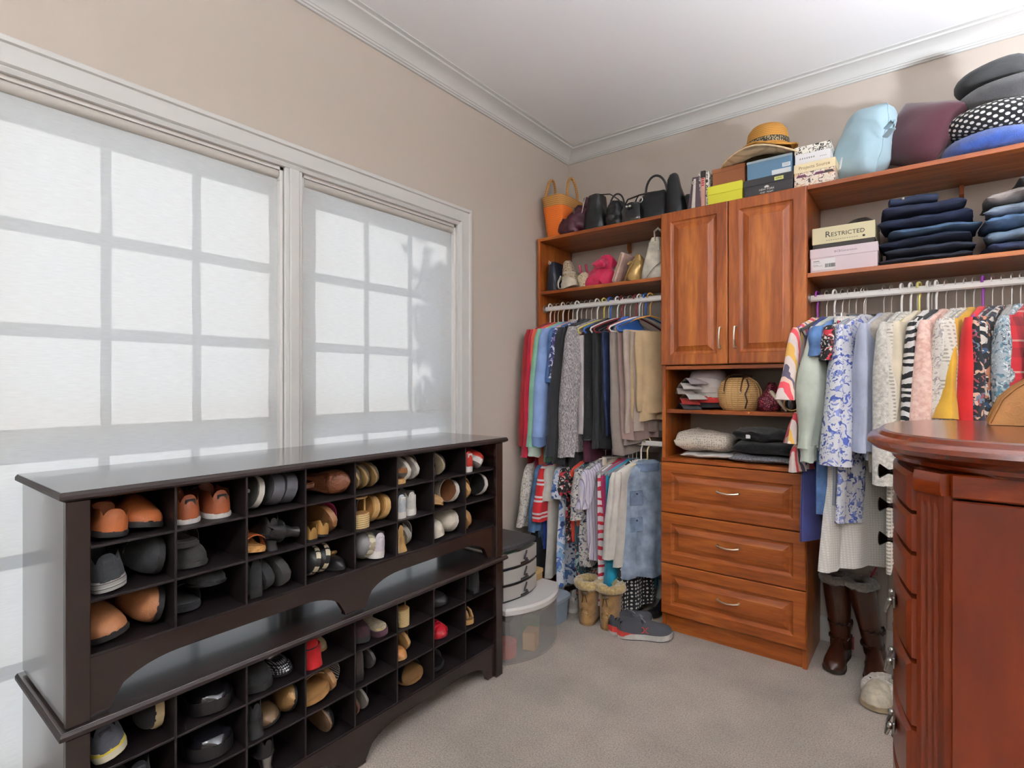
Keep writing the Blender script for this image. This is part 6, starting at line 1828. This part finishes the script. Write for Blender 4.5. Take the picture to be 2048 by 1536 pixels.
# running shoes
def runner(lab, x, y, yaw):
    t = T('running_shoe', lab, 'shoe', (x, y, 0), (0, 0, rad(yaw)), group='grey running shoes with red heels')
    L, W = .27, .10
    sole(MB(), L, W, .030, spring=.010).build('sole', rubber('#d3cfc8'), t)
    sole(MB(), L * .99, W * 1.01, .004, z0=0.0005, spring=.010).build('outsole', rubber('#3a3838'), t)
    hh = [(0, .05), (.04, .066), (.3, .056), (.46, .070), (.6, .058), (.75, .044), (.9, .036), (.97, .022), (1, .003)]
    upper(MB(), L, W * .96, .030, hh, (.06, .42), spring=.010).build('upper', M('grey mesh', '#45464b', rough=.85, bump=.4, bscale=500), t, sharp=60)
    hb = MB()
    upper(hb, L * 1.012, W * 1.0, .030, [(0, .024), (.2, .020), (.42, .006)], None, t0=0., t1=.42, spring=.010)
    keep = hb
    hb.v = [(a, b - .001, c) for (a, b, c) in hb.v]
    hb2 = MB()
    rings = []
    for tt in [.0, .012, .03, .07, .12, .2, .28, .36, .42]:
        w = max(.004, wid(max(.012, tt)) * W / 2 * 1.015)
        rings.append([(s * w, (tt - .5) * L - .002, z_) for (s, z_) in ((-1, .016), (-1.0, .046 - .05 * tt))])
    rr = [[(-a, b, c) for (a, b, c) in r] for r in rings]
    hb2.loft(rings[::-1] + rr, False, False, False).build('heel_wrap', rubber('#d8483f'), t, sharp=80)
    lc = MB()
    for q in range(5):
        f = .47 + .06 * q
        zz = .018 + lerp(hh, f) + .003
        lc.tube([(-.024, (f - .5) * L, zz - .008), (0, (f - .5) * L + .004, zz + .002), (.024, (f - .5) * L, zz - .008)], .0026, 6)
    lc.tube([(0, -.01, .09), (-.022, -.022, .105), (-.03, -.004, .088)], .002, 6).tube([(0, -.01, .09), (.024, -.02, .104), (.032, .0, .088)], .002, 6)
    lc.build('laces', cloth('#8d8d90'), t)
    # crossed-arcs mark on the side
    mk = MB()
    for s in (-1, 1):
        w = W * .36 * .5 + .022
        for q in (-1, 1):
            mk.tube([(s * (.0385 + .001 * q), -.005 + dx * q, .052 + dz) for (dx, dz) in ((.017, .014), (.006, .010), (.003, .0), (.006, -.010), (.017, -.014))], .0022, 6)
    mk.build('logo', rubber('#d8483f'), t)
    return t
runner('grey running shoe with red heel, left one beside the sheepskin boots', -1.222, 2.590, -24)
runner('grey running shoe with red heel, right one touching the tower', -1.122, 2.535, -58)
# dark shoes at the back under the clothes
for (lab, kind, up_, x, y, yaw) in (('brown leather sandal on the carpet behind the plastic drawers', 'sandal', leather('#6b4a2c'), -1.72, 2.62, 30), ('white sneaker lying behind the sheepskin boots', 'sneaker', leather('#cfcac2'), -1.60, 2.66, 20),
                                    ('black strappy heel standing behind the running shoes', 'pump', leather('#1d1b1c'), -1.30, 2.82, 10), ('cream soled black heel beside the tower base', 'pump', leather('#201d1e'), -1.165, 2.84, 160)):
    s_ = shoe(kind, lab, up_, leather('#b89a6c') if kind != 'sneaker' else rubber('#dcd8cf'), leather('#a98558'), None, L=.23)
    settle(s_, RZ(yaw), x=(0, x), y=(0, y), z=(-1, .001))
# tall brown boots on the right
bb = leather('#3a1c10', rough=.3, coat=.2)
def tall_boot(lab, x, y, yaw, lean):
    t = T('riding_boot', lab, 'boot', (0, 0, 0), group='tall brown leather boots')
    L, W = .26, .095
    sole(MB(), L, W, .014).build('sole', rubber('#241a15'), t)
    MB().box(-.03, .034, -.48 * L, -.24 * L, 0, .03, .004).build('heel', rubber('#241a15'), t)
    upper(MB(), L, W * .96, .014, [(0, .10), (.1, .11), (.35, .11), (.5, .085), (.65, .06), (.8, .046), (.93, .036), (1, .004)], None).build('foot', bb, t, sharp=70)
    pr = [(.06, .044, .062, 0, -.07), (.10, .040, .050, 0, -.068), (.15, .042, .050, 0, -.066), (.22, .048, .056, 0, -.064), (.30, .054, .062, 0, -.064), (.36, .056, .063, 0, -.064)]
    rings = []
    for i in range(25):
        s = i / 24
        z_ = .06 + .30 * s
        k = [lerp([(p[0], p[q]) for p in pr], z_) for q in (1, 2, 4)]
        slouch = 1 + .035 * math.sin(s * 26) * max(0, 1 - s * 1.6)
        rings.append(sup(26, k[0] * slouch, k[1] * slouch, 2.2, lean * s * .1, k[2], z_))
    MB().loft(rings).build('shaft', bb, t, sharp=70)
    cx = lean * .1
    furring(MB(), [(cx + .052 * math.cos(2 * PI * i / 22), -.064 + .060 * math.sin(2 * PI * i / 22), .365) for i in range(22)], .020).build('fur_cuff', fur('#7d756c'), t, sharp=80)
    for z_ in (.10, .17):
        k = [lerp([(p[0], p[q]) for p in pr], z_) for q in (1, 2, 4)]
        MB().tube([(p[0], p[1], z_ + .006 * math.sin(3 * i)) for i, p in enumerate(sup(26, k[0] * 1.06, k[1] * 1.06, 2.2, lean * .02, k[2], 0))], .005, 6, closed=True).build('buckle_strap', leather('#2c140b'), t)
    settle(t, RZ(yaw), x=(0, x), y=(0, y), z=(-1, .001))
    return t
tall_boot('tall dark brown leather boot with grey fur cuff next to the tower', -.345, 2.84, 176, .2)
tall_boot('tall dark brown leather boot with grey fur cuff, leaning right one', -.228, 2.83, 186, .55)
t = T('gift_bag', 'white bag with pink ribbon print standing behind the tall boots', 'bag', (-.262, 2.985, 0), (0, 0, 0))
MB().prism([(-.10, 0), (.10, 0), (.115, .45), (-.115, .45)], 'y', -.035, .035).build('body', paper('#9a8f88'), t)
MB().lathe([(.026, 0), (.026, -.002)], 20, (-.01, -.036, .30), 'y').build('round_sticker', paper('#b8326a'), t)
MB().tube([(-.04, -.037, .15), (-.03, -.037, .25), (.03, -.037, .34), (.07, -.037, .43)], .004, 6, flat=.2, up=(0, 1, 0)).build('ribbon_print', paper('#a8324c'), t)
MB().box(-.05, -.015, -.037, -.035, .03, .09, .001).build('printed_panel', paper('#a8484a'), t)
text('YES', .022, t, paper('#8a3a44'), MV(.06, -.0356, .40) @ FRONT)
# white slippers by the armoire
for (lab, x, y, yaw) in (('white fluffy slipper on the carpet in front of the tall boots', -.150, 2.62, 172), ('white fluffy slipper half hidden behind the armoire', -.035, 2.66, 178)):
    s_ = shoe('slipper', lab, suede('#cfc4ad'), rubber('#a8977a'), fur('#dcd4c4'), fur('#e0d9ca'), L=.25, W=.115, group='white fluffy slippers')
    mb = MB()
    ring = [(.05 * math.cos(2 * PI * i / 20), -.035 + .085 * math.sin(2 * PI * i / 20), .034) for i in range(20)]
    furring(mb, ring, .024).build('fur_collar', fur('#e0d9ca'), s_, sharp=80)
    settle(s_, RZ(yaw), x=(0, x), y=(0, y), z=(-1, .001))
for o in list(COL.objects):
    if o.type == 'MESH' and o.parent is None and 'kind' not in o and 'label' not in o:
        print('UNTAGGED', o.name)
